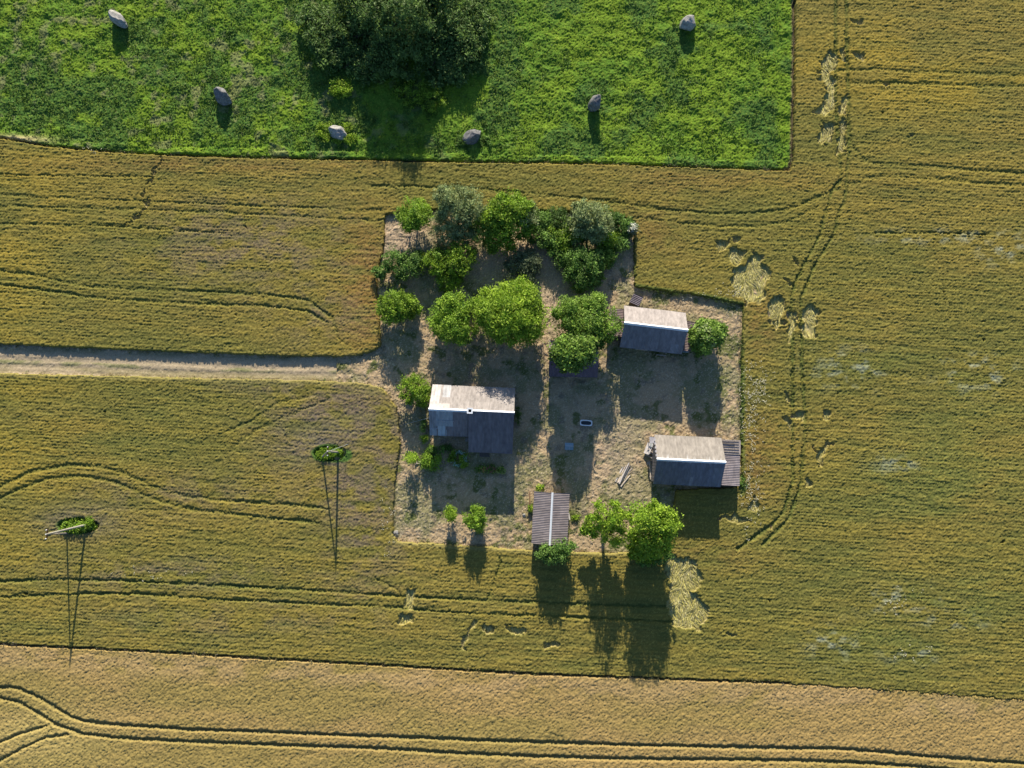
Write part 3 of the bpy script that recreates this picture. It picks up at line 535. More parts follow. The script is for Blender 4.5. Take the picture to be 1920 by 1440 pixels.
# meadow: big dome and bushes
big = [(745, 28, 70, 58, 8.4, .8), (672, 30, 62, 62, 4.0, .4), (832, 40, 66, 66, 4.4, .4), (700, -40, 66, 60, 6.6, 1), (795, -40, 66, 60, 6.6, 1), (862, 90, 42, 56, 3.2, .2), (750, 95, 62, 46, 4.6, .5), (625, 80, 40, 50, 3.2, .1), (700, 120, 40, 34, 3, .1), (590, 45, 30, 40, 2.6, .1), (838, 125, 44, 40, 2.2, .1), (655, 105, 40, 36, 2.2, .1), (890, 40, 26, 50, 3, .1)]
plant('spreading_willow', 'huge dark spreading willow at the top edge of the meadow', 'tree', big, 9.2, 1.0, 'willow', 0.22, .75, None, trunk=.35, ragged=.25, per=30, asp=.4)
plant('meadow_bush', 'small bright green bush at the lower left edge of the willow shadow', 'bush', [(637, 165, 19, 19)], 1.5, .1, 'lime', .13, 1.5, 'bushes in the meadow', parts=('stem', 'foliage'), trunk=.03)
plant('meadow_bush', 'low broad green bush standing in the willow shadow', 'bush', [(775, 172, 36, 26), (812, 185, 34, 22)], 1.5, .05, 'fresh', .13, 1.1, 'bushes in the meadow', parts=('stem', 'foliage'), trunk=.03)
plant('meadow_bush', 'bright weeds around the lower left stone of the meadow', 'bush', [(612, 245, 14, 18), (640, 262, 22, 10), (652, 240, 10, 12)], .8, .05, 'lime', .12, 1.4, 'bushes in the meadow', parts=('stem', 'foliage'), trunk=.03)
plant('meadow_bush', 'green weeds around the stone right of the willow shadow', 'bush', [(865, 265, 14, 9), (910, 266, 14, 9)], .8, .05, 'mid', .12, 1.4, 'bushes in the meadow', parts=('stem', 'foliage'), trunk=.03)

# loose leaf clumps all over the meadow, as one stuff object
rng = np.random.RandomState(77)
nC = 7500; qx = rng.uniform(-80, 42, nC); qy = rng.uniform(42, 76, nC); ppx, ppy = project(qx, qy, 0.2)
dn = fbm(qx, qy, 4.5, 321, 4); ok = inpoly(ppx, ppy+6, MEADOW) & ((rng.rand(nC) < 0.30+0.7*sst(.45, .62, dn)) | (ppy > 240)) & (ppx < 1476)
ok &= ~((ppx > 1000) & (rng.rand(nC) < .6))
cc = np.stack([qx[ok], qy[ok], np.full(ok.sum(), 0.35)], 1); n = 14
pts = np.repeat(cc, n, 0)+rng.normal(size=(len(cc)*n, 3))*np.array((.28, .28, .14)); nn = rng.normal(size=pts.shape)+np.array((0, .2, .8)); nn /= np.linalg.norm(nn, axis=1, keepdims=True)
tt = np.repeat(rng.rand(len(cc), 1), n, 0); cl = ((1-tt)*np.array((.045, .115, .022))+tt*np.array((.15, .235, .03)))*rng.uniform(.7, 1.3, (len(pts), 1))
V, Fq, c4 = leaf_mesh(pts, nn, np.full(len(pts), .13), cl, rng)
tag(meshobj('meadow_weeds', V, Fq, M['leaf'], cols=c4), 'leafy weeds growing through the green meadow', 'weeds', kind='stuff')
# ragged weeds along the edges of yard, track and meadow
mg = []
def margin(line, step, spread, cols_, h0=.18, off=0):
    for (ax, ay), (bx, by) in zip(line[:-1], line[1:]):
        n_ = int(math.hypot(bx-ax, by-ay)/step)
        for i in range(n_):
            t = rng.rand()
            if rng.rand() < .35*math.sin((ax+t*(bx-ax))*.045+(ay+t*(by-ay))*.06)+.72:
                p = P(ax+t*(bx-ax)+rng.normal()*spread, ay+t*(by-ay)+off+rng.normal()*spread, h0); mg.append((p.x, p.y, p.z, cols_[rng.randint(len(cols_))]))
gr, stw, dk, gy = (.12, .19, .04), (.34, .28, .12), (.07, .11, .03), (.22, .19, .14)
margin(YARD, 2.6, 2.2, [gr, stw, dk, stw, gy]); margin([(0, 648), (250, 658), (500, 668), (665, 671), (712, 652)], 4, 1.6, [stw, dk, gr]); margin([(0, 700), (250, 705), (450, 710), (640, 715), (720, 728)], 3.2, 1.6, [stw, gr, stw])
margin(MEADOW[1:11], 2.6, 1.8, [gr, gy, dk, gr], .35, -1); margin([(1487, 0), (1488, 150), (1484, 316)], 3, 1.4, [gy, stw, gr], .3, 0); margin(BARLEY_EDGE[1:10], 5, 1.4, [gy, dk, stw], .6)
margin([(1391, 575), (1392, 700), (1391, 820)], 1.6, 3.0, [gr, gr, dk], .4); margin([(1190, 542), (1240, 549), (1300, 556), (1385, 573)], 2.0, 2.2, [gr, dk], .5, -2)
A_ = np.array([(a, b, c) for a, b, c, _ in mg]); Cq = np.array([c for *_, c in mg]); n = 9
pts = np.repeat(A_, n, 0)+rng.normal(size=(len(A_)*n, 3))*np.array((.16, .16, .10)); pts[:, 2] = np.abs(pts[:, 2])+.04; nn = rng.normal(size=pts.shape)*.8+np.array((0, .2, .5)); nn /= np.linalg.norm(nn, axis=1, keepdims=True)
V, Fq, c4 = leaf_mesh(pts, nn, np.full(len(pts), .10), np.repeat(Cq, n, 0)*rng.uniform(.7, 1.35, (len(pts), 1)), rng, .35)
tag(meshobj('margin_weeds', V, Fq, M['leaf'], cols=c4), 'ragged grass and weeds along the edges of yard, track and fields', 'weeds', kind='stuff')
# dry tufts in the yard
nT = 5200; qx = rng.uniform(-20, 36, nT); qy = rng.uniform(-15, 38, nT); ppx, ppy = project(qx, qy, .1); ok = inpoly(ppx, ppy, YARD) & (fbm(qx, qy, 2.5, 451, 3)+.25*rng.rand(nT) > .52)
A_ = np.stack([qx[ok], qy[ok], np.full(ok.sum(), .16)], 1); n = 6; pts = np.repeat(A_, n, 0)+rng.normal(size=(len(A_)*n, 3))*np.array((.13, .13, .05)); nn = rng.normal(size=pts.shape)*.8+np.array((0, .3, .6)); nn /= np.linalg.norm(nn, axis=1, keepdims=True)
tt = (fbm(A_[:, 0], A_[:, 1], 3.5, 421, 5) > .52)[:, None]; cq = np.where(tt, (.17, .19, .065), (.44, .35, .22))
V, Fq, c4 = leaf_mesh(pts, nn, np.full(len(pts), .09), np.repeat(cq, n, 0)*rng.uniform(.7, 1.3, (len(pts), 1)), rng, .3)
tag(meshobj('dry_tufts', V, Fq, M['leaf'], cols=c4), 'dry straw-coloured grass tufts across the yard', 'grass', kind='stuff')
# white flowers in the wheat right of the yard and beyond
fl = []
for cx, cy_, sx, sy, k in ((1408, 760, 14, 45, 170), (1425, 725, 14, 22, 80), (1412, 915, 12, 35, 110), (1400, 850, 8, 90, 70), (1380, 545, 14, 6, 30), (1350, 548, 30, 6, 20), (270, 1078, 40, 8, 20), (1690, 1125, 26, 14, 34), (1705, 1222, 30, 10, 20), (725, 985, 12, 40, 30), (165, 283, 10, 4, 12)):
    for _ in range(int(k*.6)):
        p = P(rng.normal(cx, sx), rng.normal(cy_, sy), .74); fl += [p+Vector((rng.normal()*.13, rng.normal()*.13, 0)) for _ in range(3)]
fl = np.array(fl); nn = rng.normal(size=fl.shape)*.3+np.array((0, .4, 1)); nn /= np.linalg.norm(nn, axis=1, keepdims=True)
V, Fq, c4 = leaf_mesh(fl, nn, np.full(len(fl), .06), np.tile((.50, .49, .38), (len(fl), 1)), rng, 1.0)
tag(meshobj('wild_flowers', V, Fq, M['petal'], cols=c4), 'white flower heads scattered in the wheat', 'flowers', kind='stuff')

# flower heads of the two round flowering trees, and white blossom bush, hydrangea, flower bed
def heads(root, cx, cy_, r, top, n, size, colr, name='flower_head', z0=0.4, rim=False):
    rng = np.random.RandomState(int(cx)); pts = []
    c = P(cx, cy_, (top+1)/2)
    for _ in range(n):
        a = rng.uniform(0, 6.28); u = rng.uniform(.85, 1.0) if rim else math.sqrt(rng.uniform(0, 1)); rr = r/SC*u
        z = top*(0.62+0.38*math.sqrt(max(0, 1-u*u)))
        for _ in range(6): pts.append((c.x+rr*math.cos(a)+rng.normal()*size, c.y+rr*math.sin(a)+rng.normal()*size, z+rng.normal()*.05+.12))
    pts = np.array(pts)-np.array(root.location); nn = rng.normal(size=pts.shape)*.4+np.array((0, .3, 1)); nn /= np.linalg.norm(nn, axis=1, keepdims=True)
    V, Fq, c4 = leaf_mesh(pts, nn, np.full(len(pts), size*.8), np.tile(colr, (len(pts), 1))*rng.uniform(.8, 1.15, (len(pts), 1)), rng, 1.0)
    return meshobj(name, V, Fq, M['petal'], root, cols=c4)
heads(t13, 1077, 662, 33, 7.3, 60, .15, (.30, .40, .14), 'blossom'); heads(t14, 1326, 632, 27, 5.4, 50, .13, (.32, .40, .16), 'blossom')
hb = plant('flowering_bush', 'small bush covered in white blossom at the right tip of the thicket', 'bush', [(1185, 428, 9, 9), (1186, 440, 5, 5)], 2.2, .2, 'slate', .12, 1.8, None, parts=('stem', 'foliage'), trunk=.04)
heads(hb, 1185, 428, 9, 2.3, 34, .13, (.62, .64, .52), 'blossom')
hy = plant('hydrangea', 'round dark green plant ringed with pale blooms below the house', 'plant', [(860, 860, 15, 14)], 1.2, .05, 'fresh', .12, 1.9, G2, parts=('stem', 'foliage'), trunk=.03)
heads(hy, 860, 860, 13, .9, 60, .115, (.50, .68, .62), 'blossom', rim=True)
for i, (x, lab) in enumerate(((903, 'leftmost clump of the flower bed below the right part of the house'), (922, 'middle clump of the flower bed below the right part of the house'), (940, 'rightmost clump of the flower bed below the right part of the house'))):
    b_ = plant('flower_clump', lab, 'flowers', [(x, 879+i, 10, 7)], .8, .03, 'olive', .1, 2.2, 'flower bed', parts=('stem', 'foliage'), trunk=.02)
    heads(b_, x, 879+i, 9, .8, 10, .08, ((.42, .25, .08), (.35, .12, .10), (.35, .40, .10))[i], 'blossom')

# ------------------------------------------------------------------ roofs and buildings
def roof_plane(name, p0, p1, q0, q1, parent, colf, period=.22, amp=.02, nv=8, m=None, thick=.05):
    """corrugated sheet roof: p = lower edge, q = upper edge, waves run from p to q"""
    p0, p1, q0, q1 = map(Vector, (p0, p1, q0, q1)); Wd = (p1-p0).length; nu = int(Wd/period*4); Ln = (q0-p0).length
    nrm = (p1-p0).cross(q0-p0).normalized()
    if nrm.z < 0: nrm = -nrm
    vs = []; fs = []; cs = []
    for j in range(nv+1):
        for i in range(nu+1):
            u, v = i/nu, j/nv; p = p0.lerp(p1, u).lerp(q0.lerp(q1, u), v)
            sag = 0.018*math.sin(u*9+v*3+p0.x)
            vs.append(p+nrm*(amp*math.sin(i*math.pi/2)+sag))
    for j in range(nv):
        for i in range(nu):
            a = j*(nu+1)+i; fs.append((a, a+1, a+nu+2, a+nu+1)); cs.append(colf((i+.5)/nu, (j+.5)/nv, Wd, Ln))
    b = len(vs); vs += [x-nrm*(amp+thick) for x in (p0, p1, q1, q0)]; fs.append((b+3, b+2, b+1, b)); cs.append((.12, .1, .09))
    top = [p0, p1, q1, q0]
    for k in range(4):
        x0, x1 = top[k], top[(k+1) % 4]; b = len(vs); vs += [x0-nrm*(amp+thick), x1-nrm*(amp+thick), x1+nrm*amp*.2, x0+nrm*amp*.2]; fs.append((b, b+1, b+2, b+3)); cs.append((.2, .18, .17))
    return meshobj(name, vs, fs, m or M['roof'], parent, corner_cols=cs)
def sheets(base, var=.12, seed=0, sw=1.1, slen=1.6, streak=0.0, patches=()):
    base = np.array(base)
    def f(u, v, Wd, Ln):
        a = int(u*Wd/sw); b = int(v*Ln/slen); r = random.Random(a*131+b*17+seed).uniform(1-var, 1+var)
        c = base*r*random.Random(int(u*Wd/.2)*7+seed).uniform(.95, 1.05)
        if streak:
            s = random.Random(int(u*Wd/.11)+seed*5).random()
            k_ = 1-streak*s**4
            if v > k_: c = c*(1-.6*(v-k_)/(1.001-k_))+np.array((.62, .64, .66))*.6*(v-k_)/(1.001-k_)
        for (u0, u1, v0, v1, k) in patches:
            if u0 <= u <= u1 and v0 <= v <= v1: c = np.array(k)*random.Random(int(u*Wd/.2)).uniform(.94, 1.06)
        return tuple(c)
    return f
def gable_building(name, label, cat, A, B, hr, he, wn, ws, wall_mat, colN, colS, nv=8, inset=.35, ends=.25, period=.22, group=None, nS=None, ridge_w=.22):
    a = P(*A, hr); b = P(*B, hr); c = (a+b)/2; d = b-a; L = Vector((d.x, d.y, 0)).length; yaw = math.atan2(d.y, d.x)
    root = empty(name, (c.x, c.y, 0), yaw); tag(root, label, cat, group)
    x0, x1 = -L/2, L/2
    zl = lambda w_, ww: hr-(hr-he)*ww/w_
    # walls with gables
    yn, ys = wn-inset, -(ws-inset); zn = zl(wn, wn-inset)-.10; zs = zl(ws, ws-inset)-.10
    prof = [(yn, 0), (yn, zn), (0, hr-.12), (ys, zs), (ys, 0)]; X0, X1 = x0+ends, x1-ends
    vs = [(X0, y, z) for y, z in prof]+[(X1, y, z) for y, z in prof]
    meshobj('wall', vs, [(0, 1, 2, 3, 4), (9, 8, 7, 6, 5), (0, 5, 6, 1), (1, 6, 7, 2), (2, 7, 8, 3), (3, 8, 9, 4)], wall_mat, root)
    rn = roof_plane('roof', (x1, wn, he), (x0, wn, he), (x1, 0.0, hr), (x0, 0.0, hr), root, colN, period, nv=nv)
    rs = roof_plane('roof', (x0, -ws, he), (x1, -ws, he), (x0, 0.0, hr), (x1, 0.0, hr), root, colS, period, nv=nv) if nS is None else None
    if ridge_w:
        sn = (hr-he)/wn; ss = (hr-he)/ws; r_ = ridge_w; up = .06
        vs = [(x0-.05, r_, hr-sn*r_+up), (x0-.05, 0, hr+up+.05), (x0-.05, -r_, hr-ss*r_+up), (x1+.05, r_, hr-sn*r_+up), (x1+.05, 0, hr+up+.05), (x1+.05, -r_, hr-ss*r_+up)]
        vs += [(x, y, z-.03) for x, y, z in vs]
        meshobj('ridge_cap', vs, [(0, 3, 4, 1), (1, 4, 5, 2), (6, 7, 10, 9), (7, 8, 11, 10), (0, 6, 9, 3), (2, 5, 11, 8), (0, 1, 7, 6), (1, 2, 8, 7), (3, 9, 10, 4), (4, 10, 11, 5)], M['ridge'], root)
    return root, L, x0, x1
def opening(kind, root, x, y, z, w_, h_, ny):
    f = MB(); t = .08; yy = y+ny*.05
    f.box((x-w_/2, yy, z), (t, .1, h_+t)); f.box((x+w_/2, yy, z), (t, .1, h_+t)); f.box((x, yy, z+h_/2), (w_-t, .1, t)); f.box((x, yy, z-h_/2), (w_-t, .1, t))
    if kind == 'window':
        f.box((x, yy, z), (.05, .06, h_-t)); o = f.build('window', M['white'], root)
        g_ = MB(); g_.box((x, y+ny*.02, z), (w_-.02, .03, h_-.02)); g_.build('pane', M['glass'], o)
    else:
        g_ = MB(); g_.box((x, y+ny*.03, z), (w_-.02, .05, h_-.02)); o = f.build('door_frame', M['wood'], root); d_ = g_.build('door', M['palewood'], root)
        k = MB(); k.box((x+w_*.38, y+ny*.09, z), (.04, .06, .14)); k.build('handle', M['rust'], d_)

# house
hr, he = 5.6, 2.6
pk = (.36, .40, .42)
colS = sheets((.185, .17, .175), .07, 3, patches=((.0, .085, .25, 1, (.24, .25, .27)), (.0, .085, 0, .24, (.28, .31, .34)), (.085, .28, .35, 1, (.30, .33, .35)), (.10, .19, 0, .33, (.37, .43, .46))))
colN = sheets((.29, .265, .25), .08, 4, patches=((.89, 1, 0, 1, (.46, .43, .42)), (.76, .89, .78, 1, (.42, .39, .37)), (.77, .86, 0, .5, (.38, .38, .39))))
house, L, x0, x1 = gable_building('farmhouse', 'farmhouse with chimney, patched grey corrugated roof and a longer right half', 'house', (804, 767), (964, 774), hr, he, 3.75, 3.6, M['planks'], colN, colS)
xs = x0+L*.47     # right half: longer lower roof over the porch side
rp = roof_plane('porch_roof', (xs, -5.75, 2.25), (x1, -5.75, 2.25), (xs, -.08, hr+.06), (x1, -.08, hr+.06), house, sheets((.165, .150, .158), .06, 5))
meshobj('wall', [(xs+.3, -3.2, 0), (x1-.3, -3.2, 0), (x1-.3, -5.4, 0), (xs+.3, -5.4, 0), (xs+.3, -3.2, 3.5), (x1-.3, -3.2, 3.5), (x1-.3, -5.4, 2.3), (xs+.3, -5.4, 2.3)], [(0, 1, 2, 3), (4, 7, 6, 5), (0, 4, 5, 1), (1, 5, 6, 2), (2, 6, 7, 3), (3, 7, 4, 0)], M['planks'], house)
# lapped edges of the repair sheets
sl_ = (hr-he)/3.6
def onS(x, y, z=.065): return (x, y, hr+sl_*y+z)
for (xa, ya, xb, yb) in ((x0+.05, -2.62, x0+1.12, -2.62), (x0+1.12, -2.62, x0+1.12, -1.5), (x0+1.12, -1.5, x0+3.5, -1.5), (x0+2.4, -2.7, x0+2.4, -3.55), (x0+1.25, -3.55, x0+2.4, -3.55)):
    e = MB(); e.tube([onS(xa, ya), onS(xb, yb)], .028, 5); e.build('sheet_edge', M['tin'], house)
ch = MB(); cx_ = x0+L*.485; t = .14; o_ = .34
for dx, dy, sx, sy in ((-o_+t/2, 0, t, 2*o_), (o_-t/2, 0, t, 2*o_), (0, o_-t/2, 2*o_-2*t, t), (0, -o_+t/2, 2*o_-2*t, t)): ch.box((cx_+dx, dy-.02, 5.75), (sx, sy, 1.0))
cho = ch.build('chimney', M['brick'], house)
fl_ = MB(); fl_.box((cx_, -.02, 5.6), (2*o_-2*t-.01, 2*o_-2*t-.01, .6)); fl_.build('flue', M['black'], cho)  # near-black plug filling the chimney opening
cp = MB()
for dx, dy, sx, sy in ((-o_+.04, 0, .2, 2*o_+.12), (o_-.04, 0, .2, 2*o_+.12), (0, o_-.04, 2*o_-.28, .2), (0, -o_+.04, 2*o_-.28, .2)): cp.box((cx_+dx, dy-.02, 6.29), (sx, sy, .07))
cp.build('cap', M['ridge'], cho)
for xx in (x0+1.6, x0+4.2): opening('window', house, xx, -3.25, 1.5, .9, 1.1, -1)
for xx in (xs+2.3, xs+5.2): opening('window', house, xx, -5.4, 1.35, .9, 1.0, -1)
opening('door', house, x0+5.6, -3.25, 1.0, .9, 1.95, -1)
stp = MB(); stp.box((x0+5.6, -3.95, .12), (1.3, .6, .24)); stp.box((x0+5.6, -4.4, .06), (1.3, .3, .12)); stp.build('doorstep', M['wood'], house)
pst = MB(); pst.box((xs+2.3, -6.0, .12), (1.5, .7, .24)); pst.build('porch_step', M['planks'], house)

# upper barn
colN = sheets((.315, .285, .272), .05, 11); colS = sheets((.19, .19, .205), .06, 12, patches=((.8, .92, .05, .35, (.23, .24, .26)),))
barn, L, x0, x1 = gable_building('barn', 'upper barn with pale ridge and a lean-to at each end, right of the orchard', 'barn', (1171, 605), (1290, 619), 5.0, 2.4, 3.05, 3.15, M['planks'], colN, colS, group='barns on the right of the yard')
colL = sheets((.20, .155, .155), .10, 13)
# lean-tos
roof_plane('lean_to_roof', (x0-1.95, -1.6, 1.95), (x0-1.95, 2.55, 1.95), (x0+.3, -1.6, 2.3), (x0+.3, 2.55, 2.3), barn, colL, .24, .02, 3)
roof_plane('lean_to_roof', (x1+2.75, -2.55, 1.85), (x1+2.75, 1.9, 1.85), (x1-.3, -2.55, 2.3), (x1-.3, 1.9, 2.3), barn, colL, .24, .02, 3)
lw = MB(); lw.box((x0-.75, .47, .9), (2.0, 3.9, 1.8)); lw.build('lean_to_wall', M['planks'], barn); lw = MB(); lw.box((x1+1.1, -.32, .88), (2.9, 4.1, 1.76)); lw.build('lean_to_wall', M['planks'], barn)
opening('door', barn, -1.0, -2.8, 1.05, 1.8, 2.0, -1); opening('window', barn, 2.3, -2.8, 1.5, .6, .5, -1)

# lower barn
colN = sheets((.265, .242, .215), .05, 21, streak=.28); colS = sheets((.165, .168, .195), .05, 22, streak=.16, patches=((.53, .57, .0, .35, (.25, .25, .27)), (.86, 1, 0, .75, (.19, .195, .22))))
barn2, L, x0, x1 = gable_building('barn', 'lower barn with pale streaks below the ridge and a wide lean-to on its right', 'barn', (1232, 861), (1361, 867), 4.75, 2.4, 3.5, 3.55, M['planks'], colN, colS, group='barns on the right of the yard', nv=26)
roof_plane('lean_to_roof', (x1+2.85, -3.3, 2.0), (x1+2.85, 1.15, 2.0), (x1-.4, -3.3, 2.35), (x1-.4, 1.15, 2.35), barn2, sheets((.25, .22, .225), .1, 23), .24, .02, 3)
lt = MB(); lt.v = []; 
meshobj('felt_roof', [(x1-.4, 1.17, 2.40), (x1+2.9, 1.17, 2.05), (x1+2.9, 3.25, 2.02), (x1-.4, 3.25, 2.37), (x1-.4, 1.17, 2.32), (x1+2.9, 1.17, 1.97), (x1+2.9, 3.25, 1.94), (x1-.4, 3.25, 2.29)], [(0, 1, 2, 3), (7, 6, 5, 4), (0, 4, 5, 1), (1, 5, 6, 2), (2, 6, 7, 3), (3, 7, 4, 0)], M['wood'], barn2)
bt = MB()
for k in range(5): bt.box((x1+1.2, 1.5+k*.4, 2.27-.0), (2.9, .05, .05), tilt=.107)
bt.box((x1+1.0, 2.75, 2.34), (2.0, .14, .05), rz=-.06, tilt=.107)
bt.build('batten', M['planks'], barn2)
lw = MB(); lw.box((x1+1.15, -.05, .92), (2.9, 6.3, 1.84)); lw.build('lean_to_wall', M['planks'], barn2)
# ragged gable boards on the left end
gb = MB()
for k in range(14):
    y = -3.0+k*.46; top_ = 4.75-(2.35/3.5)*abs(y)-.2
    gb.box((x0+.16, y, top_/2), (.06, .40, top_*random.Random(k).uniform(.93, 1.0)))
gb.build('gable_board', M['wood'], barn2)
for k in range(5):
    tl = MB(); tl.box((x0-.02, .55+k*.55, 4.75-(2.35/3.5)*(.55+k*.55)+.03), (.26, .3, .06), tilt=0); tl.build('broken_edge', M['fade'], barn2)
opening('door', barn2, 1.5, -3.2, 1.05, 2.2, 2.0, -1)

# small shed under the flowering tree
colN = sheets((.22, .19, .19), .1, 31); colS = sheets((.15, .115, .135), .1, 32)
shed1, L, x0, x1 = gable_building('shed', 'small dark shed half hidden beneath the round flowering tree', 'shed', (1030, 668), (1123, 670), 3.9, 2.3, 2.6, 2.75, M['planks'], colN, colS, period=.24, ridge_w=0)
opening('door', shed1, 0, -2.4, 1.0, 1.0, 1.9, -1)
# striped shed at the bottom, ridge running down the photo
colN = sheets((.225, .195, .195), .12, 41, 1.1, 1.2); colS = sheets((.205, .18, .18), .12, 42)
shed2, L, x0, x1 = gable_building('shed', 'long shed striped with brown corrugation and a white ridge down its middle', 'shed', (1036, 924), (1031, 1022), 3.1, 2.35, 2.50, 2.60, M['planks'], colN, colS, period=.24, ridge_w=.14)
opening('door', shed2, 1.0, 2.15, 1.0, 1.0, 1.9, 1)
# outhouse: small rotated roof above the upper barn
p = P(1193, 562, 2.0); oh = empty('outhouse', (p.x, p.y, 0), math.radians(-28)); tag(oh, 'tiny outhouse with dark corrugated roof at the top left corner of the upper barn', 'outhouse')
roof_plane('roof', (-.75, -.75, 1.85), (-.75, .75, 1.85), (.75, -.75, 2.15), (.75, .75, 2.15), oh, sheets((.15, .13, .15), .1, 51), .24, .04, 2)
wb = MB(); wb.box((0, 0, .88), (1.25, 1.25, 1.76)); wb.build('wall', M['planks'], oh)

# ------------------------------------------------------------------ standing stones
def stone(px, py, wpx, lpx, ang, h, lean, m, label, seed, ptop=.55, group='boulders in the meadow', sink=.15, name='standing_stone'):
    rng = np.random.RandomState(seed); nu, nv = 28, 16; vs = []; fs = []
    wx, wy = wpx/SC/2*1.25, lpx/SC/2*1.35; h = h+(.6 if name == 'standing_stone' else 0)
    K = [(rng.normal(size=3), rng.uniform(.66, .9)) for _ in range(13)]; K = [(k/np.linalg.norm(k), d) for k, d in K]
    for j in range(nv+1):
        th = math.pi*j/nv
        for i in range(nu):
            ph = 2*math.pi*i/nu; d = np.array((math.sin(th)*math.cos(ph), math.sin(th)*math.sin(ph), math.cos(th)))
            r = 1.0
            for k, dd in K:
                c = d@k
                if c > .05: r = min(r, dd/c)
            q = d*r; q = q*(1+.03*math.sin(7*q[0]+seed)*math.cos(6*q[1])+.02*math.sin(15*q[2]+9*q[0]))
            tz = (q[2]+1)/2; s = 1-(1-ptop)*tz**1.5
            z = tz*h-sink
            vs.append((q[0]*wx*s, q[1]*wy*s+0, z))
    for j in range(nv):
        for i in range(nu): fs.append((j*nu+i, (j+1)*nu+i, (j+1)*nu+(i+1) % nu, j*nu+(i+1) % nu))
    p = P(px, py, h*.6)
    ca, sa = math.cos(ang), math.sin(ang)
    vs = [(x*ca-y*sa+lean[0]*z, x*sa+y*ca+lean[1]*z, z) for x, y, z in vs]
    o = meshobj(name, vs, fs, m, smooth=False); o.location = (p.x-lean[0]*h*.6, p.y-lean[1]*h*.6, 0); tag(o, label, 'boulder', group); return o
stone(217, 31, 22, 36, math.radians(48), 2.0, (-.0, .1), M['stone'], 'long pale boulder at the far top left of the meadow', 1, .8)
stone(414, 177, 24, 34, math.radians(52), 2.1, (0, .1), M['darkstone'], 'leaning boulder in the left half of the meadow, second from the left', 2, .75)
stone(633, 247, 24, 32, math.radians(62), 1.3, (0, 0), M['stone'], 'low split grey boulder among bright weeds left of the willow shadow', 3, .9)
stone(886, 254, 24, 32, math.radians(-68), 1.3, (0, 0), M['darkstone'], 'grey boulder right of the willow shadow near the bottom of the meadow', 4, .8)
stone(1118, 190, 22, 30, math.radians(-28), 2.3, (.12, .12), M['darkstone'], 'tall dark boulder with pale tip right of the willow', 5, .7)
stone(1291, 40, 30, 22, math.radians(10), 1.7, (0, .1), M['stone'], 'flat topped pale boulder near the top right of the meadow', 6, .9)
YS = 'stones in the yard'
stone(983, 966, 7, 6, .3, .5, (0, 0), M['stone'], 'small stone on the grass left of the striped shed', 7, .8, YS, .1, 'stone')
stone(742, 999, 10, 8, .3, .6, (0, 0), M['stone'], 'small stone at the bottom left corner of the yard', 8, .8, YS, .1, 'stone')
stone(738, 1006, 6, 6, .8, .4, (0, 0), M['fade'], 'smallest pale stone just below the corner stone of the yard', 9, .8, YS, .1, 'stone')

# ------------------------------------------------------------------ power poles
def pole(label, base, top_px, h, strut, guy):
    b = P(*base, 0); t_ = P(*top_px, h); root = empty('power_pole', b); tag(root, label, 'power pole', 'power poles')
    tp = t_-b; q = MB(); q.tube([(0, 0, -.2), tp], [.17, .12], 10); q.build('pole', M['pole'], root)
    s = P(*strut, 0)-b; q = MB(); q.tube([(s.x, s.y, -.2), tp*.97], [.12, .09], 9); q.build('strut', M['wood'], root)
    q = MB(); q.box((tp.x, tp.y, tp.z-.25), (.12, 1.3, .12)); co_ = q.build('crossarm', M['rust'], root)
    for dy in (-.58, 0, .58):
        q = MB(); q.tube([(tp.x, tp.y+dy, tp.z-.19), (tp.x, tp.y+dy, tp.z-.05), (tp.x, tp.y+dy, tp.z+.1)], [.04, .08, .05], 8); q.build('insulator', M['enamel'], co_)
    if guy:
        g_ = P(*guy, 0)-b; q = MB(); q.tube([(g_.x, g_.y, 0), tp*.9], .022, 6); q.build('guy_wire', M['tin'], root)
pole('long pale power pole with strut leaning over nettles in the wheat at the far left', (169, 982), (86, 1002), 7.6, (128, 1000), None)
pole('shorter braced power pole with guy wire in the wheat left of the yard', (636, 848), (614, 846), 6.9, (602, 858), (657, 831))

# ------------------------------------------------------------------ things in the yard
# bathtub
p = P(1099, 793, .5); tub = empty('bathtub', (p.x, p.y, 0), math.radians(-4)); tag(tub, 'old white enamel bathtub holding dark water in the shade of the yard', 'bathtub')
def ring(a, b, z, n=32, pw=3.2):
    r = []
    for k in range(n):
        c, s = math.cos(2*math.pi*k/n), math.sin(2*math.pi*k/n); d = (abs(c)**pw+abs(s)**pw)**(-1/pw); r.append((a*c*d, b*s*d, z))
    return r
n = 32; rr = [ring(.70, .26, .0), ring(.84, .38, .45), ring(.88, .42, .55), ring(.90, .44, .57, pw=6), ring(.78, .31, .57), ring(.74, .27, .4), ring(.6, .2, .12)]
vs = [v for r in rr for v in r]; fs = [tuple(range(n))[::-1]]
for j in range(len(rr)-1):
    for k in range(n): fs.append((j*n+k, j*n+(k+1) % n, (j+1)*n+(k+1) % n, (j+1)*n+k))
fs.append(tuple((len(rr)-1)*n+k for k in range(n)))
meshobj('basin', vs, fs, M['enamel'], tub)
meshobj('water', ring(.755, .285, .46), [tuple(range(n))], M['water'], tub)
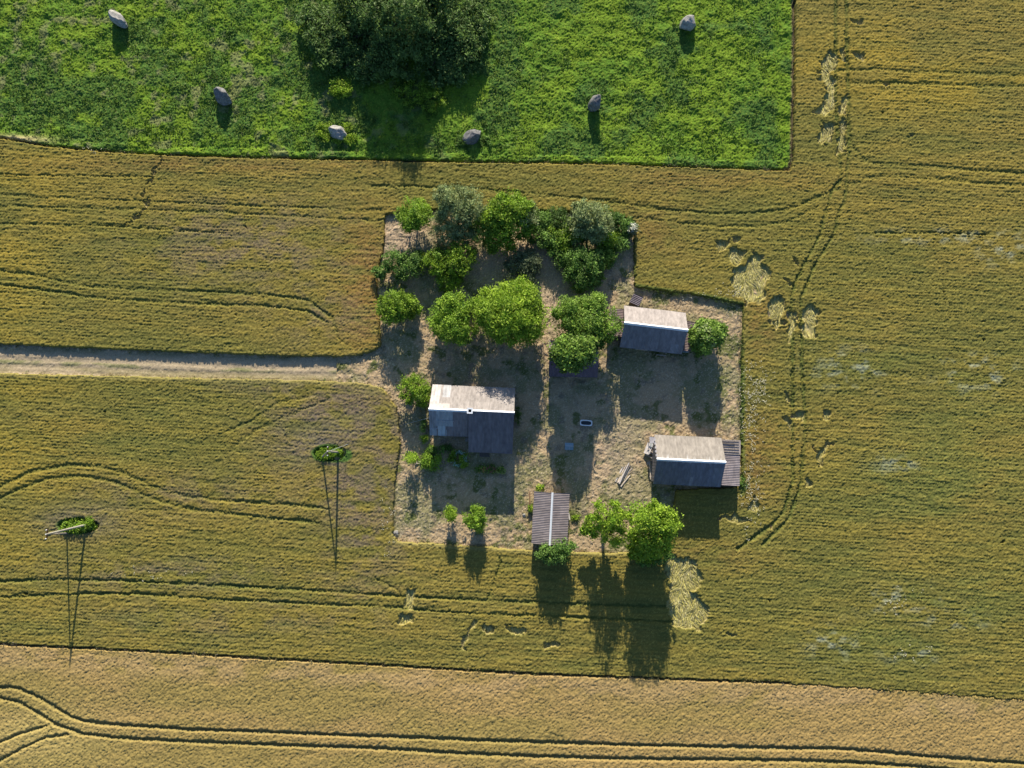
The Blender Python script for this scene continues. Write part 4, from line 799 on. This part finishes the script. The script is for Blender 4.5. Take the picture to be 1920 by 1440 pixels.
# well cover
p = P(1067, 837, .6); wc = empty('well_box', (p.x, p.y, 0), math.radians(-2)); tag(wc, 'small blue-grey wooden well box with a low gabled lid in the yard', 'well box')
q = MB(); q.box((0, 0, .3), (1.05, .85, .6)); q.build('box', M['bluepaint'], wc)
meshobj('lid', [(-.62, -.52, .6), (.62, -.52, .6), (.62, .52, .6), (-.62, .52, .6), (-.62, .05, .86), (.62, .05, .86)], [(0, 1, 5, 4), (2, 3, 4, 5), (0, 4, 3), (1, 2, 5), (0, 3, 2, 1)], M['bluepaint'], wc)
q = MB(); q.box((0, .05, .89), (1.28, .08, .05)); q.box((0, -.22, .78), (.06, .55, .03)); q.build('trim', M['tin'], wc)
# log pile
p = P(1172, 890, .2)
for k, (dx, dy, dz, ln, an, r0_) in enumerate(((-.55, .05, .1, 2.5, 62, .09), (-.3, .1, .1, 2.9, 60, .10), (-.05, .0, .11, 2.6, 58, .10), (.2, .15, .1, 2.4, 63, .09), (-.2, -.1, .28, 2.5, 55, .09), (.05, .2, .28, 2.8, 66, .08), (-.1, .2, .43, 3.4, 60, .07), (.05, -.9, .25, 2.2, 52, .07), (.35, .3, .1, 1.8, 50, .08))):
    r_ = r0_*1.45; a = math.radians(an); o = empty('log', (p.x+dx*1.5, p.y+dy, 0), a+.08*math.sin(k*2.3))
    q = MB(); q.tube([(-ln/2, 0, dz), (0, .03, dz+.01), (ln/2, 0, dz)], [r_, r_*.95, r_*.8], 8); lo = q.build('log', (M['fade'], M['palewood'], M['wood'])[k % 3], None)
    lo.location = o.location; lo.rotation_euler = o.rotation_euler; bpy.data.objects.remove(o)
    tag(lo, ('leftmost grey log of the small pile left of the lower barn', 'pale log second from the left in the small log pile', 'grey log in the middle of the bottom layer of the small log pile', 'pale log right of the middle in the small log pile',
             'grey log lying on top of the left half of the small pile', 'pale log lying on top of the right half of the small pile', 'longest grey log, topmost of the small pile', 'thin pale log sticking out at the bottom end of the small pile', 'short grey log at the right side of the small pile')[k], 'log', 'logs piled left of the lower barn')
# boards, sheets and lumber at the left end of the lower barn
def board(name, label, cat, px, py, z, d, rz, m, tilt=0.0, group=None):
    p = P(px, py, z); q = MB(); q.box((0, 0, 0), d, 0, tilt); o = q.build(name, m); o.location = (p.x, p.y, z); o.rotation_euler = (0, 0, math.radians(rz)); tag(o, label, cat, group); return o
LB = 'lumber at the left end of the lower barn'
lean = empty('porch_canopy', P(1225, 825, 2.0)*1.0); lean.location.z = 0; tag(lean, 'small corrugated canopy at the upper left corner of the lower barn', 'canopy')
roof_plane('roof', (-.55, .45, 1.95), (.5, .45, 1.95), (-.55, -.45, 2.15), (.5, -.45, 2.15), lean, lambda u, v, a, b: (.36, .36, .40), .3, .05, 2)
q = MB(); q.box((-.45, .35, .95), (.08, .08, 1.9)); q.box((-.45, -.35, 1.0), (.08, .08, 2.05)); q.build('post', M['wood'], lean)
board('metal_sheet', 'pale bent sheet leaning over the lumber at the left end of the lower barn', 'sheet', 1216, 841, .7, (.9, 1.7, .04), -22, M['fade'], -.5)
board('metal_sheet', 'smaller light sheet lying between the canopy and the lumber', 'sheet', 1222, 833, .9, (.6, .8, .04), 15, M['tin'], .3)
bs_ = [(1221, 846, .8, (1.3, .16, .06), -35, 'palewood', 'short crossing board on the lumber pile'), (1224, 848, .6, (1.1, .14, .08), 10, 'wood', 'grey board near the top of the lumber pile'), (1220, 857, .5, (1.7, .16, .08), -28, 'palewood', 'pale slanting beam across the middle of the lumber pile'),
       (1226, 852, 1.0, (1.2, .12, .08), -18, 'wood', 'grey board against the barn wall above the pale beam'), (1219, 884, .5, (.14, 2.3, .1), 2, 'palewood', 'long pale beam at the left of the lumber pile, lower part'), (1229, 890, .7, (.14, 2.2, .1), -14, 'palewood', 'slanting beam against the lower corner of the barn'),
       (1224, 878, .4, (1.0, .12, .08), 5, 'wood', 'upper rung-like board between the two long beams'), (1224, 886, .4, (.9, .12, .08), -6, 'wood', 'middle rung-like board between the two long beams'), (1223, 893, .35, (.9, .12, .08), 8, 'wood', 'lowest rung-like board between the two long beams'),
       (1225, 866, .5, (.7, .5, .3), 20, 'planks', 'dark crate-like block in the lumber pile'), (1216, 868, .15, (.5, .3, .12), 35, 'palewood', 'short pale offcut on the grass beside the lumber pile'), (1225, 842, .5, (.6, .6, .5), 40, 'wood', 'weathered block under the bent sheet')]
for (x, y, z, d, rz, m_, lb) in bs_: board('board', lb, 'board', x, y, z, d, rz, M[m_], 0.06, LB)
board('board', 'pale board lying between the two yellow-green garden shrubs', 'board', 784, 867, .35, (1.0, .35, .05), 8, M['palewood'], .1)
board('board', 'white splintered board lying on the grass in the middle of the yard', 'board', 1149, 828, .12, (.22, .9, .05), -12, M['fade'], .1, 'white scraps in the yard')
board('board', 'short white scrap just below the splintered board', 'board', 1146, 838, .1, (.12, .6, .04), -35, M['fade'], .1, 'white scraps in the yard')
board('board', 'pale plank leaning on the right wall of the striped shed', 'board', 1067, 968, .6, (.2, 1.0, .05), 8, M['fade'], .4)
board('board', 'thin plank on the grass left of the lumber pile', 'board', 1208, 858, .12, (.7, .08, .04), 5, M['palewood'])
board('water_tank', 'flat pale blue tank lid at the lower right corner of the upper barn', 'tank', 1285.5, 657, .7, (.85, .55, .5), -4, M['bluepaint'])
# rusty rail left of the striped shed
a = P(993.5, 922, .9); b = P(993.5, 946, .9); rr_ = empty('rusty_rail', ((a.x+b.x)/2, (a.y+b.y)/2, 0)); tag(rr_, 'thin rusty rail on posts at the left of the striped shed', 'rail')
q = MB(); q.tube([(0, -.95, .9), (0, .95, .9)], .05, 8); q.build('bar', M['rust'], rr_)
for s in (-.85, .85):
    q = MB(); q.tube([(0, s, -.1), (0, s, .86)], .04, 8); q.build('post', M['rust'], rr_)
# trestle below the upper barn
p = P(1239, 668, .7); tr_ = empty('trestle', (p.x, p.y, 0), math.radians(-6)); tag(tr_, 'wooden trestle in the shade against the lower side of the upper barn', 'trestle')
q = MB(); q.box((0, .15, .78), (1.35, .1, .08)); q.build('beam', M['palewood'], tr_)
for sx in (-.6, .6):
    for sy in (-.1, .42):
        q = MB(); q.tube([(sx, .15, .76), (sx*1.15, sy-.15, 0)], .035, 6); q.build('leg', M['wood'], tr_)
# service pole wire beside the house
p0_ = P(757, 796, .9); p1_ = P(806, 783, 2.6); q = MB(); q.tube([p0_-p0_, (p1_-p0_)], .015, 5); wo = q.build('washing_line', M['tin']); wo.location = p0_; tag(wo, 'thin pale line running from a stake to the left wall of the house', 'washing line')
q = MB(); q.tube([(0, 0, -.9), (0, 0, .05)], .04, 7); q.build('stake', M['wood'], wo)
